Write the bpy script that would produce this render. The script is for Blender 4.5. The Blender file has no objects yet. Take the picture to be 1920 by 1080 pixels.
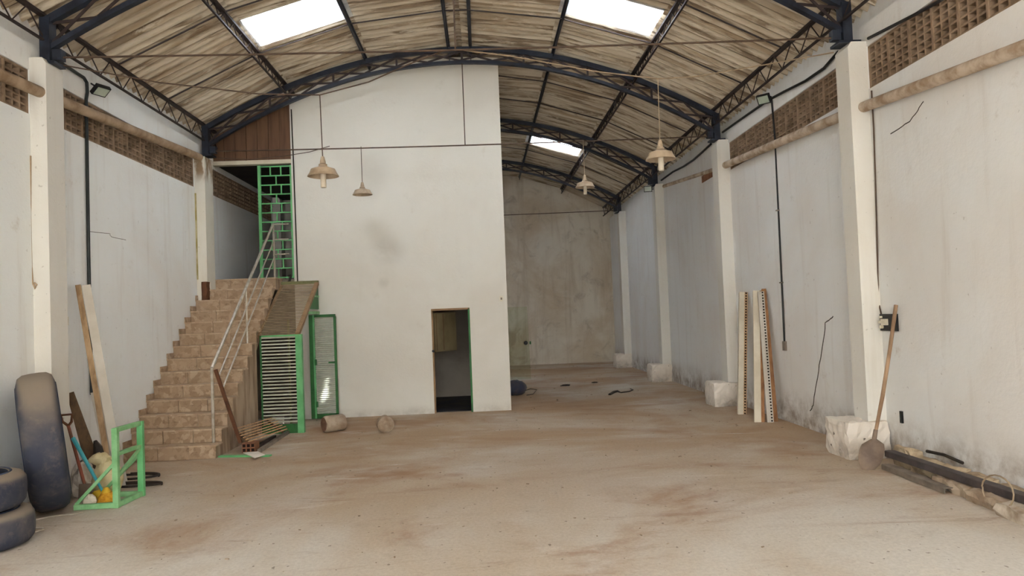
import bpy, math, random
from mathutils import Vector, Matrix

# ------------------------------------------------------------------ scene, camera, light
sc = bpy.context.scene
COL = sc.collection
YAW, PITCH, ROLL, EYE, FPX = .0399, .0333, -.0393, 1.8, 1440.0

def cam_axes():
    cy, sy, cp, sp = math.cos(YAW), math.sin(YAW), math.cos(PITCH), math.sin(PITCH)
    f = Vector((sy * cp, cy * cp, sp)); r = Vector((cy, -sy, 0)); u = r.cross(f)
    c, s = math.cos(ROLL), math.sin(ROLL)
    return c * r + s * u, -s * r + c * u, f
CR, CU, CF = cam_axes()
EYE_P = Vector((0, 0, EYE))
cd = bpy.data.cameras.new('camera')
cd.sensor_width = 36.0
cd.lens = FPX / 1920 * 36
cd.clip_end = 300
cam = bpy.data.objects.new('camera', cd)
COL.objects.link(cam)
cam.matrix_world = Matrix(((CR.x, CU.x, -CF.x, 0), (CR.y, CU.y, -CF.y, 0), (CR.z, CU.z, -CF.z, EYE), (0, 0, 0, 1)))
sc.camera = cam

def at(px, py, axis, val):
    """where the sight line through a pixel meets the plane axis = val (axis 0 x, 1 y, 2 z)"""
    d = CF + (px - 960) / FPX * CR - (py - 540) / FPX * CU
    t = (val - EYE_P[axis]) / d[axis]
    return EYE_P + t * d
def fl(px, py): return at(px, py, 2, 0)

vs = sc.view_settings
vs.view_transform = 'Standard'; vs.look = 'None'; vs.gamma = 1; vs.use_curve_mapping = False
vs.exposure = 1.58
sc.cycles.diffuse_bounces = 6
sc.cycles.max_bounces = 10
sc.cycles.use_denoising = True
sc.cycles.sample_clamp_indirect = 8

w = bpy.data.worlds.new('world'); sc.world = w; w.use_nodes = True
nt = w.node_tree
sky = nt.nodes.new('ShaderNodeTexSky')
sky.sky_type = 'NISHITA'; sky.sun_disc = False
sky.sun_elevation = math.radians(58); sky.sun_rotation = math.radians(200)
sky.air_density = 1.2; sky.dust_density = 4.0; sky.ozone_density = 1.0
bg = nt.nodes['Background']; bg.inputs[1].default_value = 0.62
hs_ = nt.nodes.new('ShaderNodeHueSaturation'); hs_.inputs['Saturation'].default_value = .28   # thin cloud whitens the sky
nt.links.new(sky.outputs[0], hs_.inputs['Color']); nt.links.new(hs_.outputs[0], bg.inputs[0])

sd = bpy.data.lights.new('sun', 'SUN'); sd.energy = 14.0; sd.angle = math.radians(.6); sd.color = (1, .985, .965)
sun = bpy.data.objects.new('sun', sd); COL.objects.link(sun)
SUN_DIR = Vector((-.30, .50, -1.0)).normalized()          # the way the light travels
sun.rotation_euler = SUN_DIR.to_track_quat('-Z', 'Y').to_euler()

pd = bpy.data.lights.new('gate_portal', 'AREA'); pd.shape = 'RECTANGLE'; pd.size = 8.6; pd.size_y = 4.6
pd.cycles.is_portal = True
portal = bpy.data.objects.new('gate_portal', pd); COL.objects.link(portal)
portal.location = (-.15, -6.0, 2.3); portal.rotation_euler = (math.radians(90), 0, math.radians(180))

R = random.Random(7)

# ------------------------------------------------------------------ materials
def lin(c):
    return tuple(((v / 255) / 12.92 if v / 255 <= .04045 else ((v / 255 + .055) / 1.055) ** 2.4) for v in c) + (1,)

class N:
    """tiny node helper"""
    def __init__(s, name):
        s.m = bpy.data.materials.new(name); s.m.use_nodes = True
        s.t = s.m.node_tree; s.b = s.t.nodes['Principled BSDF']
        s.tc = s.t.nodes.new('ShaderNodeTexCoord')
        s.b.inputs['Specular IOR Level'].default_value = .25
    def new(s, k, **kw):
        n = s.t.nodes.new(k)
        for a, v in kw.items(): setattr(n, a, v)
        return n
    def link(s, a, b): s.t.links.new(a, b)
    def coord(s, scale=(1, 1, 1), loc=(0, 0, 0), src='Object'):
        mp = s.new('ShaderNodeMapping')
        mp.inputs['Scale'].default_value = scale; mp.inputs['Location'].default_value = loc
        s.link(s.tc.outputs[src], mp.inputs['Vector'])
        return mp.outputs[0]
    def rnd_coord(s, scale=(1, 1, 1), amount=37.0):
        oi = s.new('ShaderNodeObjectInfo'); mul = s.new('ShaderNodeMath', operation='MULTIPLY'); mul.inputs[1].default_value = amount
        s.link(oi.outputs['Random'], mul.inputs[0])
        cb = s.new('ShaderNodeCombineXYZ')
        for i in range(3): s.link(mul.outputs[0], cb.inputs[i])
        add = s.new('ShaderNodeVectorMath', operation='ADD')
        s.link(s.tc.outputs['Object'], add.inputs[0]); s.link(cb.outputs[0], add.inputs[1])
        mp = s.new('ShaderNodeMapping'); mp.inputs['Scale'].default_value = scale
        s.link(add.outputs[0], mp.inputs['Vector'])
        return mp.outputs[0]
    def noise(s, vec, scale, detail=5, rough=.55, dist=0.0, lo=.35, hi=.65):
        n = s.new('ShaderNodeTexNoise'); n.inputs['Scale'].default_value = scale; n.inputs['Detail'].default_value = detail
        n.inputs['Roughness'].default_value = rough; n.inputs['Distortion'].default_value = dist
        s.link(vec, n.inputs['Vector'])
        return s.ramp(n.outputs['Fac'], lo, hi)
    def ramp(s, f, lo, hi, a=0.0, b=1.0):
        r = s.new('ShaderNodeMapRange'); r.interpolation_type = 'SMOOTHSTEP'
        r.inputs['From Min'].default_value = lo; r.inputs['From Max'].default_value = hi
        r.inputs['To Min'].default_value = a; r.inputs['To Max'].default_value = b
        s.link(f, r.inputs['Value']); return r.outputs[0]
    def math(s, op, a, b):
        n = s.new('ShaderNodeMath', operation=op)
        for i, v in enumerate((a, b)):
            if isinstance(v, (int, float)): n.inputs[i].default_value = v
            else: s.link(v, n.inputs[i])
        return n.outputs[0]
    def mix(s, f, a, b, mode='MIX'):
        n = s.new('ShaderNodeMix', data_type='RGBA', blend_type=mode)
        if isinstance(f, (int, float)): n.inputs[0].default_value = f
        else: s.link(f, n.inputs[0])
        for i, v in ((6, a), (7, b)):
            if isinstance(v, tuple): n.inputs[i].default_value = v
            else: s.link(v, n.inputs[i])
        return n.outputs[2]
    def bump(s, h, strength=.3, dist=.02):
        n = s.new('ShaderNodeBump'); n.inputs['Strength'].default_value = strength; n.inputs['Distance'].default_value = dist
        s.link(h, n.inputs['Height']); s.link(n.outputs[0], s.b.inputs['Normal'])
    def axis(s, i):
        sp = s.new('ShaderNodeSeparateXYZ'); s.link(s.tc.outputs['Object'], sp.inputs[0]); return sp.outputs[i]
    def out(s, col, rough=.8, metal=0.0):
        if isinstance(col, tuple): s.b.inputs['Base Color'].default_value = col
        else: s.link(col, s.b.inputs['Base Color'])
        s.b.inputs['Roughness'].default_value = rough; s.b.inputs['Metallic'].default_value = metal
        return s.m

def simple(name, c1, c2=None, scale=6, rough=.7, metal=0, stretch=(1, 1, 1), bump=0, lo=.35, hi=.7, rnd=True):
    n = N(name)
    if c2 is None: c2 = tuple(int(v * .8) for v in c1)
    v = n.rnd_coord(stretch) if rnd else n.coord(stretch)
    f = n.noise(v, scale, 6, .6, .2, lo, hi)
    if bump: n.bump(f, bump, .01)
    return n.out(n.mix(f, lin(c1), lin(c2)), rough, metal)

def plaster(name, white, warm, grime, base_h=.7, grime_amt=.85, streak=.35, speck=.35, spots=(), above=None):
    n = N(name); v = n.coord()
    big = n.noise(v, .45, 5, .6, .4, .38, .68)
    col = n.mix(n.math('MULTIPLY', big, .75), lin(white), lin(warm))
    st = n.noise(n.coord((3.2, 3.2, .28)), 1.3, 6, .6, .2, .52, .78)
    col = n.mix(n.math('MULTIPLY', st, streak), col, lin(grime))
    blot = n.noise(v, 2.6, 7, .7, .3, .60, .80)
    col = n.mix(n.math('MULTIPLY', blot, .40), col, lin(grime))
    # splash-back dirt along the foot of the wall, torn by noise
    z = n.axis(2)
    foot = n.ramp(z, 0.02, base_h, 1.0, 0.0)
    fn = n.noise(v, 3.0, 8, .7, .3, .30, .72)
    foot = n.math('MULTIPLY', n.math('MULTIPLY', foot, fn), grime_amt)
    col = n.mix(foot, col, lin(tuple(int(g * .80) for g in grime)))
    sp = n.noise(v, 14, 3, .5, 0, .70, .74)
    col = n.mix(n.math('MULTIPLY', sp, speck), col, lin(tuple(int(g * .7) for g in grime)))
    for (p, rad, amt, tone) in spots:
        dv = n.new('ShaderNodeVectorMath', operation='DISTANCE'); dv.inputs[1].default_value = p
        n.link(n.tc.outputs['Object'], dv.inputs[0])
        f = n.math('MULTIPLY', n.math('MULTIPLY', n.ramp(dv.outputs['Value'], 0, rad, 1, 0), n.noise(v, 2.0, 4, .6, .4, .1, .6)), amt)
        col = n.mix(f, col, lin(tone))
    if above:
        z0, z1, amt, tone = above
        f = n.math('MULTIPLY', n.math('MULTIPLY', n.ramp(n.axis(2), z0, z1), n.noise(n.coord((6, 6, 1.6)), 1.4, 6, .65, .4, .40, .56)), amt)
        col = n.mix(f, col, lin(tone))
    fine = n.noise(v, 24, 4, .6, 0, .3, .7)
    n.bump(n.math('ADD', n.math('MULTIPLY', fine, .25), n.noise(v, 1.1, 4, .5, 0, .3, .7)), .22, .02)
    return n.out(col, .88)

def floor_mat():
    n = N('dusty_concrete_floor'); v = n.coord((1, .75, 1))
    grey, tan, rust = lin((210, 206, 197)), lin((190, 176, 156)), lin((156, 120, 88))
    a = n.noise(v, .35, 6, .6, .5, .36, .62)
    col = n.mix(a, grey, tan)
    far = n.math('MULTIPLY', n.ramp(n.axis(1), 4.0, 12.0, .0, 1.0), n.noise(n.coord((.8, .8, 1), (6, 3, 0)), .5, 6, .6, .5, .25, .62))  # browner dust further in; the paler near end also paints in gate light
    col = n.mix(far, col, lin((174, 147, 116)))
    b = n.noise(n.coord((1, 1.5, 1), (3.1, 1.7, 0)), .38, 8, .62, .7, .49, .69)
    col = n.mix(n.math('MULTIPLY', b, .9), col, rust)
    # swept drag marks and pale scuffs
    sw = n.noise(n.coord((.55, 2.6, 1), (.3, 8, 0)), 1.1, 8, .72, .9, .55, .78)
    col = n.mix(n.math('MULTIPLY', sw, .62), col, lin((140, 106, 80)))
    pale = n.noise(n.coord((.45, 2.0, 1), (9, 2, 0)), 1.4, 7, .7, .6, .60, .74)
    col = n.mix(n.math('MULTIPLY', pale, .7), col, lin((216, 208, 195)))
    g = n.noise(v, 2.2, 8, .7, .2, .55, .80)
    col = n.mix(n.math('MULTIPLY', g, .35), col, lin((140, 124, 106)))
    fine = n.noise(v, 34, 6, .75, 0, .30, .75)
    col = n.mix(n.math('MULTIPLY', fine, .26), col, lin((100, 84, 68)))
    sp = n.noise(v, 19, 2, .4, 0, .71, .74)
    col = n.mix(n.math('MULTIPLY', sp, .6), col, lin((86, 68, 52)))
    n.bump(n.math('ADD', fine, n.math('MULTIPLY', g, 2)), .18, .012)
    return n.out(col, .78)

def roof_mat():
    n = N('weathered_fibre_cement')
    v2 = n.rnd_coord((1, 1, 1), 19)
    a = n.noise(n.rnd_coord((.45, 4.0, 1.0)), 1.2, 7, .65, .5, .40, .66)
    col = n.mix(a, lin((204, 194, 174)), lin((158, 141, 117)))
    b = n.noise(n.rnd_coord((.5, 5.6, 1.0), 71), 1.2, 8, .66, .7, .50, .60)  # brown stain streaks, spaced like the waves to paint in corrugation shading
    col = n.mix(n.math('MULTIPLY', b, .85), col, lin((96, 76, 54)))
    d = n.noise(n.rnd_coord((1.2, 8.0, 1.0), 53), 1.0, 6, .7, .8, .54, .64)
    col = n.mix(n.math('MULTIPLY', d, .7), col, lin((214, 205, 186)))
    c = n.noise(v2, .8, 5, .6, .3, .48, .72)
    col = n.mix(n.math('MULTIPLY', c, .35), col, lin((184, 175, 157)))
    oi = n.new('ShaderNodeObjectInfo')
    col = n.mix(n.math('MULTIPLY', oi.outputs['Random'], .30), col, lin((164, 143, 116)))
    n.bump(n.noise(v2, 30, 4, .6, 0, .3, .7), .15, .01)
    return n.out(col, .92)

def back_mat():
    n = N('raw_render_back_wall'); v = n.coord()
    a = n.noise(v, .5, 6, .62, .5, .38, .64)
    col = n.mix(a, lin((214, 206, 190)), lin((194, 179, 156)))
    st = n.noise(n.coord((3.0, 3, .3)), .8, 7, .65, .4, .48, .72)
    col = n.mix(n.math('MULTIPLY', st, .6), col, lin((168, 152, 130)))
    b = n.noise(v, 1.7, 7, .65, .8, .52, .70)
    col = n.mix(n.math('MULTIPLY', b, .55), col, lin((156, 143, 125)))
    p = n.noise(n.coord((1, 1, 1), (4, 9, 2)), .9, 6, .6, .5, .56, .70)
    col = n.mix(n.math('MULTIPLY', p, .5), col, lin((212, 206, 192)))
    n.bump(b, .2, .01)
    return n.out(col, .92)

def tile_mat(name, c1, c2, c3, c4):
    n = N(name); v = n.rnd_coord()
    vo = n.new('ShaderNodeTexVoronoi'); vo.inputs['Scale'].default_value = 12.0; vo.inputs['Randomness'].default_value = 1
    wv = n.new('ShaderNodeVectorMath', operation='ADD')
    nz = n.new('ShaderNodeTexNoise'); nz.inputs['Scale'].default_value = 9
    n.link(v, nz.inputs['Vector'])
    sc_ = n.new('ShaderNodeVectorMath', operation='SCALE'); sc_.inputs['Scale'].default_value = .18
    n.link(nz.outputs['Color'], sc_.inputs[0]); n.link(v, wv.inputs[0]); n.link(sc_.outputs[0], wv.inputs[1])
    n.link(wv.outputs[0], vo.inputs['Vector'])
    sp = n.new('ShaderNodeSeparateXYZ'); n.link(vo.outputs['Color'], sp.inputs[0])
    col = n.mix(n.ramp(sp.outputs[0], .1, .9), lin(c1), lin(c2))
    col = n.mix(n.math('MULTIPLY', n.ramp(sp.outputs[1], .55, .95), .8), col, lin(c3))
    m = n.noise(v, 9, 9, .75, 1.2, .50, .70)
    col = n.mix(n.math('MULTIPLY', m, .7), col, lin(c4))
    d = n.noise(v, 2.4, 5, .6, .2, .4, .75)
    col = n.mix(n.math('MULTIPLY', d, .30), col, lin((150, 128, 102)))
    return n.out(col, .6)

def glass_mat(name, tint, rough=.05):
    n = N(name)
    n.b.inputs['Transmission Weight'].default_value = 1.0
    n.b.inputs['IOR'].default_value = 1.1
    return n.out(lin(tint), rough)

def skylight_mat():
    n = N('translucent_sheet')
    tr = n.new('ShaderNodeBsdfTranslucent'); tr.inputs[0].default_value = (.93, .96, 1, 1)
    df = n.new('ShaderNodeBsdfDiffuse'); df.inputs[0].default_value = lin((205, 215, 220))
    f = n.noise(n.rnd_coord((.6, 4, 1)), 1.5, 5, .6, .2, .45, .8)
    mx = n.new('ShaderNodeMixShader')
    mx.inputs[0].default_value = .85
    n.link(n.ramp(f, 0, 1, .92, .75), mx.inputs[0])
    n.link(df.outputs[0], mx.inputs[1]); n.link(tr.outputs[0], mx.inputs[2])
    n.link(mx.outputs[0], n.t.nodes['Material Output'].inputs['Surface'])
    return n.m

M = {}
M['wall_l'] = plaster('whitewash_left', (234, 237, 235), (226, 222, 214), (176, 160, 140), .55, .7, .26, .2)
M['wall_r'] = plaster('whitewash_right', (226, 227, 225), (218, 213, 206), (152, 126, 96), .62, 1.0, .20, .3)
M['wall_p'] = plaster('whitewash_partition', (218, 216, 207), (208, 203, 192), (188, 178, 162), .2, .5, .08, .06, [(tuple(at(728, 470, 1, 14.4)), .45, .38, (158, 150, 140)), (tuple(at(700, 320, 1, 14.4)), .5, .3, (170, 166, 158)), (tuple(at(720, 530, 1, 14.4)), .14, .5, (150, 144, 134))])
M['pillar'] = plaster('whitewash_pillar', (220, 218, 210), (212, 206, 194), (172, 158, 134), .5, .6, .25)
M['pillar_damp'] = plaster('damp_stained_pillar', (220, 218, 208), (212, 204, 184), (172, 156, 122), .5, .6, .4, .35, (), (4.25, 4.5, .9, (132, 104, 68)))
M['plinth'] = plaster('flaking_plinth', (224, 216, 204), (208, 196, 180), (116, 98, 80), .3, .7, .3, .9)
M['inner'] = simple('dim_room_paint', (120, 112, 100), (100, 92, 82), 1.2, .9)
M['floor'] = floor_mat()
M['roof'] = roof_mat()
M['back'] = back_mat()
M['skylight'] = skylight_mat()
M['navy'] = simple('navy_steel_paint', (44, 50, 62), (30, 32, 40), 5, .45)
M['rust'] = simple('dark_rusty_steel', (58, 48, 46), (44, 36, 34), 7, .6)
M['wire'] = simple('brown_old_wire', (92, 74, 60), (70, 56, 46), 8, .6)
M['cord_tan'] = simple('tan_cord', (156, 138, 114), (132, 114, 92), 8, .7)
M['black'] = simple('black_plastic', (26, 27, 29), (38, 37, 36), 8, .45)
M['conduit'] = simple('black_conduit', (40, 46, 46), (30, 34, 34), 5, .4)
M['lattice'] = simple('brown_vent_block', (150, 128, 106), (116, 96, 76), 5, .9, bump=.2)
M['lattice_joint'] = simple('vent_mortar', (190, 172, 148), (156, 136, 112), 6, .95)
M['vent_shade'] = simple('shaded_vent_cavity', (62, 48, 38), (46, 36, 29), 5, .95)  # dark tone put on the backing for the shade inside the vent holes
M['pipe'] = simple('tan_painted_pipe', (176, 154, 128), (136, 112, 86), 4, .75, bump=.3)
M['pipe_r'] = simple('plaster_crusted_pipe', (202, 186, 166), (154, 130, 106), 5, .8, bump=.4)
M['tile'] = tile_mat('stair_stone_tile', (174, 150, 124), (154, 130, 104), (188, 166, 140), (114, 90, 70))
M['tile_tread'] = tile_mat('tread_stone_tile', (188, 164, 136), (174, 148, 122), (198, 178, 152), (150, 124, 102))
M['stair_side'] = simple('stained_stair_side', (182, 162, 138), (138, 116, 94), 2.0, .9, stretch=(1, 3, .5), bump=.2, lo=.36, hi=.66)
M['steel'] = simple('brushed_steel', (196, 190, 178), (170, 160, 142), 12, .38, .55)
M['green'] = simple('green_gloss_paint', (112, 184, 124), (88, 158, 100), 4, .45)
M['green_dark'] = simple('dark_green_paint', (52, 112, 58), (42, 92, 48), 4, .5)
M['green_pale'] = simple('pale_green_paint', (140, 192, 138), (112, 164, 110), 6, .55)
M['slat'] = simple('dusty_slat', (188, 192, 176), (160, 166, 148), 6, .6)
M['slat_brown'] = simple('tan_brown_slat', (172, 152, 124), (140, 120, 94), 6, .7)  # brown tone of the sloping slats
M['olive'] = simple('olive_bar', (122, 122, 82), (100, 100, 66), 5, .6)
M['brown_bar'] = simple('brown_bar', (152, 124, 92), (128, 102, 74), 5, .7)
M['panel_brown'] = simple('brown_board', (112, 84, 64), (88, 64, 50), 1.6, .8, stretch=(5, 1, .5))
def dusty(name, base, dust):
    n = N(name); v = n.rnd_coord()
    g = n.new('ShaderNodeNewGeometry'); sp = n.new('ShaderNodeSeparateXYZ'); n.link(g.outputs['Normal'], sp.inputs[0])
    up = n.ramp(sp.outputs[2], .15, .8)
    sc1 = n.noise(v, 2.2, 6, .6, .3, .42, .74); sc2 = n.noise(v, 9, 6, .7, .2, .50, .8)
    col = n.mix(n.math('MULTIPLY', sc1, .75), lin(base), lin(tuple(int(a * .4 + b * .6) for a, b in zip(base, dust))))
    col = n.mix(n.math('MULTIPLY', sc2, .35), col, lin(dust))
    col = n.mix(n.math('MULTIPLY', up, .8), col, lin(dust))
    n.bump(sc2, .15, .01)
    return n.out(col, .75)
M['rubber'] = dusty('dusty_rubber', (56, 60, 74), (146, 132, 114))
M['dust_rubber'] = simple('dust_coated_rubber', (46, 54, 72), (96, 88, 78), 2.6, .75, bump=.15, lo=.45, hi=.8)
M['wood'] = simple('weathered_plank', (172, 144, 110), (126, 100, 72), 2.2, .8, stretch=(6, 6, .7))
M['wood_dark'] = simple('dark_plank', (104, 82, 60), (70, 54, 40), 2.0, .85, stretch=(6, 6, .7))
M['wood_slat'] = simple('tan_lath', (196, 162, 124), (164, 128, 92), 3.0, .8, stretch=(2, 6, 2))
M['orange_wood'] = simple('orange_brown_wood', (160, 116, 78), (124, 86, 56), 2.5, .75, stretch=(6, 6, .6))
M['cream'] = simple('cream_paint', (214, 206, 186), (196, 186, 164), 2.5, .7)
M['pale_board'] = simple('pale_grey_board', (196, 190, 178), (178, 170, 156), 2, .8)
M['stick'] = simple('wood_handle', (168, 138, 110), (124, 98, 76), 5, .75, stretch=(1, 1, .4))
M['red_stick'] = simple('worn_red_handle', (150, 84, 66), (110, 78, 60), 4, .7)
M['shovel'] = simple('dusty_steel_blade', (132, 114, 98), (100, 86, 76), 5, .7)
M['cyan'] = simple('cyan_tube', (84, 178, 186), (62, 150, 162), 5, .5)
M['yellow'] = simple('yellow_bristles', (214, 160, 48), (180, 122, 30), 30, .8)
M['yellow_head'] = simple('yellow_plastic', (222, 186, 58), (196, 150, 40), 6, .5)
M['sack'] = simple('soiled_sack', (214, 200, 158), (176, 156, 108), 6, .8, bump=.3)
M['rag_grey'] = simple('grey_rubble', (216, 209, 198), (166, 154, 138), 5, .95, bump=.4)
M['concrete'] = simple('broken_concrete', (172, 156, 136), (138, 118, 98), 5, .95, bump=.5)
M['concrete_in'] = simple('concrete_inside', (128, 96, 76), (92, 66, 52), 5, .95, bump=.5)
M['kerb'] = simple('worn_kerb_concrete', (196, 186, 170), (142, 122, 102), 4, .95, bump=.4)
M['clay'] = simple('red_clay', (150, 104, 78), (116, 80, 60), 6, .9)
M['hole_shade'] = simple('shaded_hole', (40, 28, 24), (30, 22, 20), 6, .95)  # near-black tone painting the shade inside brick and plank holes
M['iron'] = simple('rusty_iron', (104, 68, 46), (76, 48, 34), 5, .75)
M['zinc'] = simple('dull_zinc', (140, 130, 118), (112, 102, 92), 6, .6, .3)
M['paper'] = simple('pale_sheet', (226, 218, 206), (206, 198, 184), 4, .8)
M['lamp'] = simple('dusty_enamel', (184, 166, 142), (152, 134, 112), 6, .55)
M['bulb'] = simple('dead_white_tube', (214, 204, 186), (194, 182, 162), 6, .4)
M['hose'] = simple('black_hose', (44, 38, 34), (60, 52, 44), 5, .6)
M['white_wire'] = simple('pale_wire', (206, 198, 184), (170, 158, 140), 5, .6)
M['porcelain'] = simple('white_porcelain', (226, 220, 200), (204, 196, 172), 6, .35)
M['lens'] = simple('floodlight_glass', (176, 186, 170), (150, 162, 146), 3, .25)
M['bag'] = simple('dark_blue_bundle', (58, 62, 82), (92, 88, 88), 6, .5, bump=.3)
M['chip'] = simple('debris_bits', (118, 98, 78), (176, 162, 142), 3, .9)
M['ochre'] = simple('crumbled_ochre_mortar', (186, 168, 140), (138, 120, 98), 4, .95, bump=.5)
M['dark_metal'] = simple('dark_channel', (84, 76, 74), (60, 54, 54), 5, .55)
M['glass_door'] = glass_mat('greenish_glass', (230, 236, 222))
M['wood_leaf'] = simple('drab_shutter', (124, 112, 84), (104, 94, 70), 2, .75)
M['crack'] = simple('crack_line', (58, 50, 44), (80, 70, 60), 8, .95)
M['moss'] = simple('mossy_stain', (152, 140, 84), (186, 176, 140), 5, .95)
M['wall_in'] = plaster('grimy_upper_corridor', (178, 174, 164), (158, 150, 138), (112, 102, 90), .5, .5, .5)

# ------------------------------------------------------------------ mesh builder
ORI = {}
class MB:
    def __init__(s): s.v = []; s.f = []
    def add(s, vs_, fs):
        o = len(s.v); s.v += [tuple(p) for p in vs_]; s.f += [tuple(i + o for i in f) for f in fs]; return s
    def box(s, a, b):
        (x0, y0, z0), (x1, y1, z1) = a, b
        x0, x1 = min(x0, x1), max(x0, x1); y0, y1 = min(y0, y1), max(y0, y1); z0, z1 = min(z0, z1), max(z0, z1)
        return s.add([(x0, y0, z0), (x1, y0, z0), (x1, y1, z0), (x0, y1, z0), (x0, y0, z1), (x1, y0, z1), (x1, y1, z1), (x0, y1, z1)],
                     [(0, 3, 2, 1), (4, 5, 6, 7), (0, 1, 5, 4), (1, 2, 6, 5), (2, 3, 7, 6), (3, 0, 4, 7)])
    def bar(s, p, q, w, h, up=(0, 0, 1), taper=1.0):
        p, q = Vector(p), Vector(q); d = (q - p).normalized(); up = Vector(up)
        if abs(d.dot(up)) > .98: up = Vector((0, 1, 0))
        r = d.cross(up).normalized(); u = r.cross(d)
        vs_ = []
        for c, k in ((p, 1.0), (q, taper)):
            for a, b in ((-1, -1), (1, -1), (1, 1), (-1, 1)): vs_.append(c + r * (a * w * k / 2) + u * (b * h * k / 2))
        return s.add(vs_, [(3, 2, 1, 0), (4, 5, 6, 7), (0, 1, 5, 4), (1, 2, 6, 5), (2, 3, 7, 6), (3, 0, 4, 7)])
    def tube(s, pts, r, n=6, rads=None, closed=False):
        pts = [Vector(p) for p in pts]; k = len(pts); vs_ = []; prev = None
        for i, p in enumerate(pts):
            if closed: d = pts[(i + 1) % k] - pts[i - 1]
            else: d = pts[min(i + 1, k - 1)] - pts[max(i - 1, 0)]
            d.normalize()
            if prev is None:
                a = Vector((0, 0, 1)) if abs(d.z) < .9 else Vector((1, 0, 0))
                u = (a - d * a.dot(d)).normalized()
            else:
                u = prev - d * prev.dot(d); u.normalize()
            prev = u; v = d.cross(u)
            rr = rads[i] if rads else r
            for j in range(n):
                t = 2 * math.pi * j / n
                vs_.append(p + (u * math.cos(t) + v * math.sin(t)) * rr)
        fs = []
        for i in range(k if closed else k - 1):
            i2 = (i + 1) % k
            for j in range(n): fs.append((i * n + j, i * n + (j + 1) % n, i2 * n + (j + 1) % n, i2 * n + j))
        if not closed:
            fs.append(tuple(reversed(range(n)))); fs.append(tuple(range((k - 1) * n, k * n)))
        return s.add(vs_, fs)
    def lathe(s, prof, c=(0, 0, 0), n=24, ax=None, closed=False, wob=None):
        """prof: (radius, height) pairs turned round the axis ax (default z)"""
        ax = Vector(ax or (0, 0, 1)).normalized(); c = Vector(c)
        a = Vector((1, 0, 0)) if abs(ax.x) < .9 else Vector((0, 1, 0))
        u = (a - ax * a.dot(ax)).normalized(); v = ax.cross(u); vs_ = []
        for (r, z) in prof:
            for j in range(n):
                t = 2 * math.pi * j / n; rr = r * (wob(t, z) if wob else 1)
                vs_.append(c + ax * z + (u * math.cos(t) + v * math.sin(t)) * rr)
        k = len(prof); fs = []
        for i in range(k if closed else k - 1):
            i2 = (i + 1) % k
            for j in range(n): fs.append((i * n + j, i * n + (j + 1) % n, i2 * n + (j + 1) % n, i2 * n + j))
        if not closed:
            if prof[0][0] > 1e-5: fs.append(tuple(reversed(range(n))))
            if prof[-1][0] > 1e-5: fs.append(tuple(range((k - 1) * n, k * n)))
        return s.add(vs_, fs)
    def prism(s, poly, axis, a, b):
        """poly in the other two axes (in x,y,z order), pulled along axis from a to b"""
        def P(q, t):
            l = list(q); l.insert(axis, t); return tuple(l)
        k = len(poly)
        vs_ = [P(q, a) for q in poly] + [P(q, b) for q in poly]
        fs = [tuple(range(k)), tuple(reversed(range(k, 2 * k)))] + [(i, k + i, k + (i + 1) % k, (i + 1) % k) for i in range(k)]
        return s.add(vs_, fs)
    def sweep(s, pts, prof, up_of):
        """profile (side, up) quads swept along pts; up_of(i) gives the up vector"""
        vs_ = []; n = len(prof); k = len(pts); pts = [Vector(p) for p in pts]
        for i, p in enumerate(pts):
            d = (pts[min(i + 1, k - 1)] - pts[max(i - 1, 0)]).normalized(); side = Vector((0, 1, 0)); u = side.cross(d)
            if u.z < 0: u = -u
            for a, b in prof: vs_.append(p + side * a + u * b)
        fs = [(i * n + j, i * n + (j + 1) % n, (i + 1) * n + (j + 1) % n, (i + 1) * n + j) for i in range(k - 1) for j in range(n)]
        fs += [tuple(reversed(range(n))), tuple(range((k - 1) * n, k * n))]
        return s.add(vs_, fs)
    def mesh(s, name, o=(0, 0, 0), smooth=False):
        me = bpy.data.meshes.new(name)
        me.from_pydata([(p[0] - o[0], p[1] - o[1], p[2] - o[2]) for p in s.v], [], s.f)
        import bmesh
        bm = bmesh.new(); bm.from_mesh(me); bmesh.ops.recalc_face_normals(bm, faces=bm.faces); bm.to_mesh(me); bm.free()
        if smooth:
            me.polygons.foreach_set('use_smooth', [True] * len(me.polygons))
            try: me.set_sharp_from_angle(angle=math.radians(40))
            except Exception: pass
        return me
    def build(s, name, mat, parent=None, smooth=False, loc=None):
        """one mesh object; vertices are in world coordinates"""
        if parent is not None: o = ORI[parent]
        elif loc is not None: o = Vector(loc)
        else: o = Vector((0, 0, 0))
        me = s.mesh(name, o, smooth)
        me.materials.append(M[mat] if isinstance(mat, str) else mat)
        ob = bpy.data.objects.new(name, me); COL.objects.link(ob)
        if parent is not None: ob.parent = parent
        else: ob.location = o
        ORI[ob] = o
        return ob

def tag(o, label=None, cat=None, group=None, kind=None):
    if label: o['label'] = label
    if cat: o['category'] = cat
    if group: o['group'] = group
    if kind: o['kind'] = kind
    return o
def thing(name, loc, label, cat, group=None, kind=None):
    o = bpy.data.objects.new(name, None); COL.objects.link(o); o.location = loc; o.empty_display_size = .1
    ORI[o] = Vector(loc)
    return tag(o, label, cat, group, kind)
def copy_tree(o, parent=None, loc=None):
    c = o.copy(); COL.objects.link(c)
    if parent is not None: c.parent = parent
    if loc is not None: c.location = loc
    ORI[c] = Vector(c.location) if parent is None else ORI[parent]
    for ch in list(o.children): copy_tree(ch, c)
    return c
def inst(name, me, mat, parent, matrix=None, loc=None):
    """an object that shares a mesh"""
    if not me.materials: me.materials.append(M[mat])
    ob = bpy.data.objects.new(name, me); COL.objects.link(ob); ob.parent = parent
    if matrix is not None: ob.matrix_local = matrix
    if loc is not None: ob.location = loc
    return ob
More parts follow.
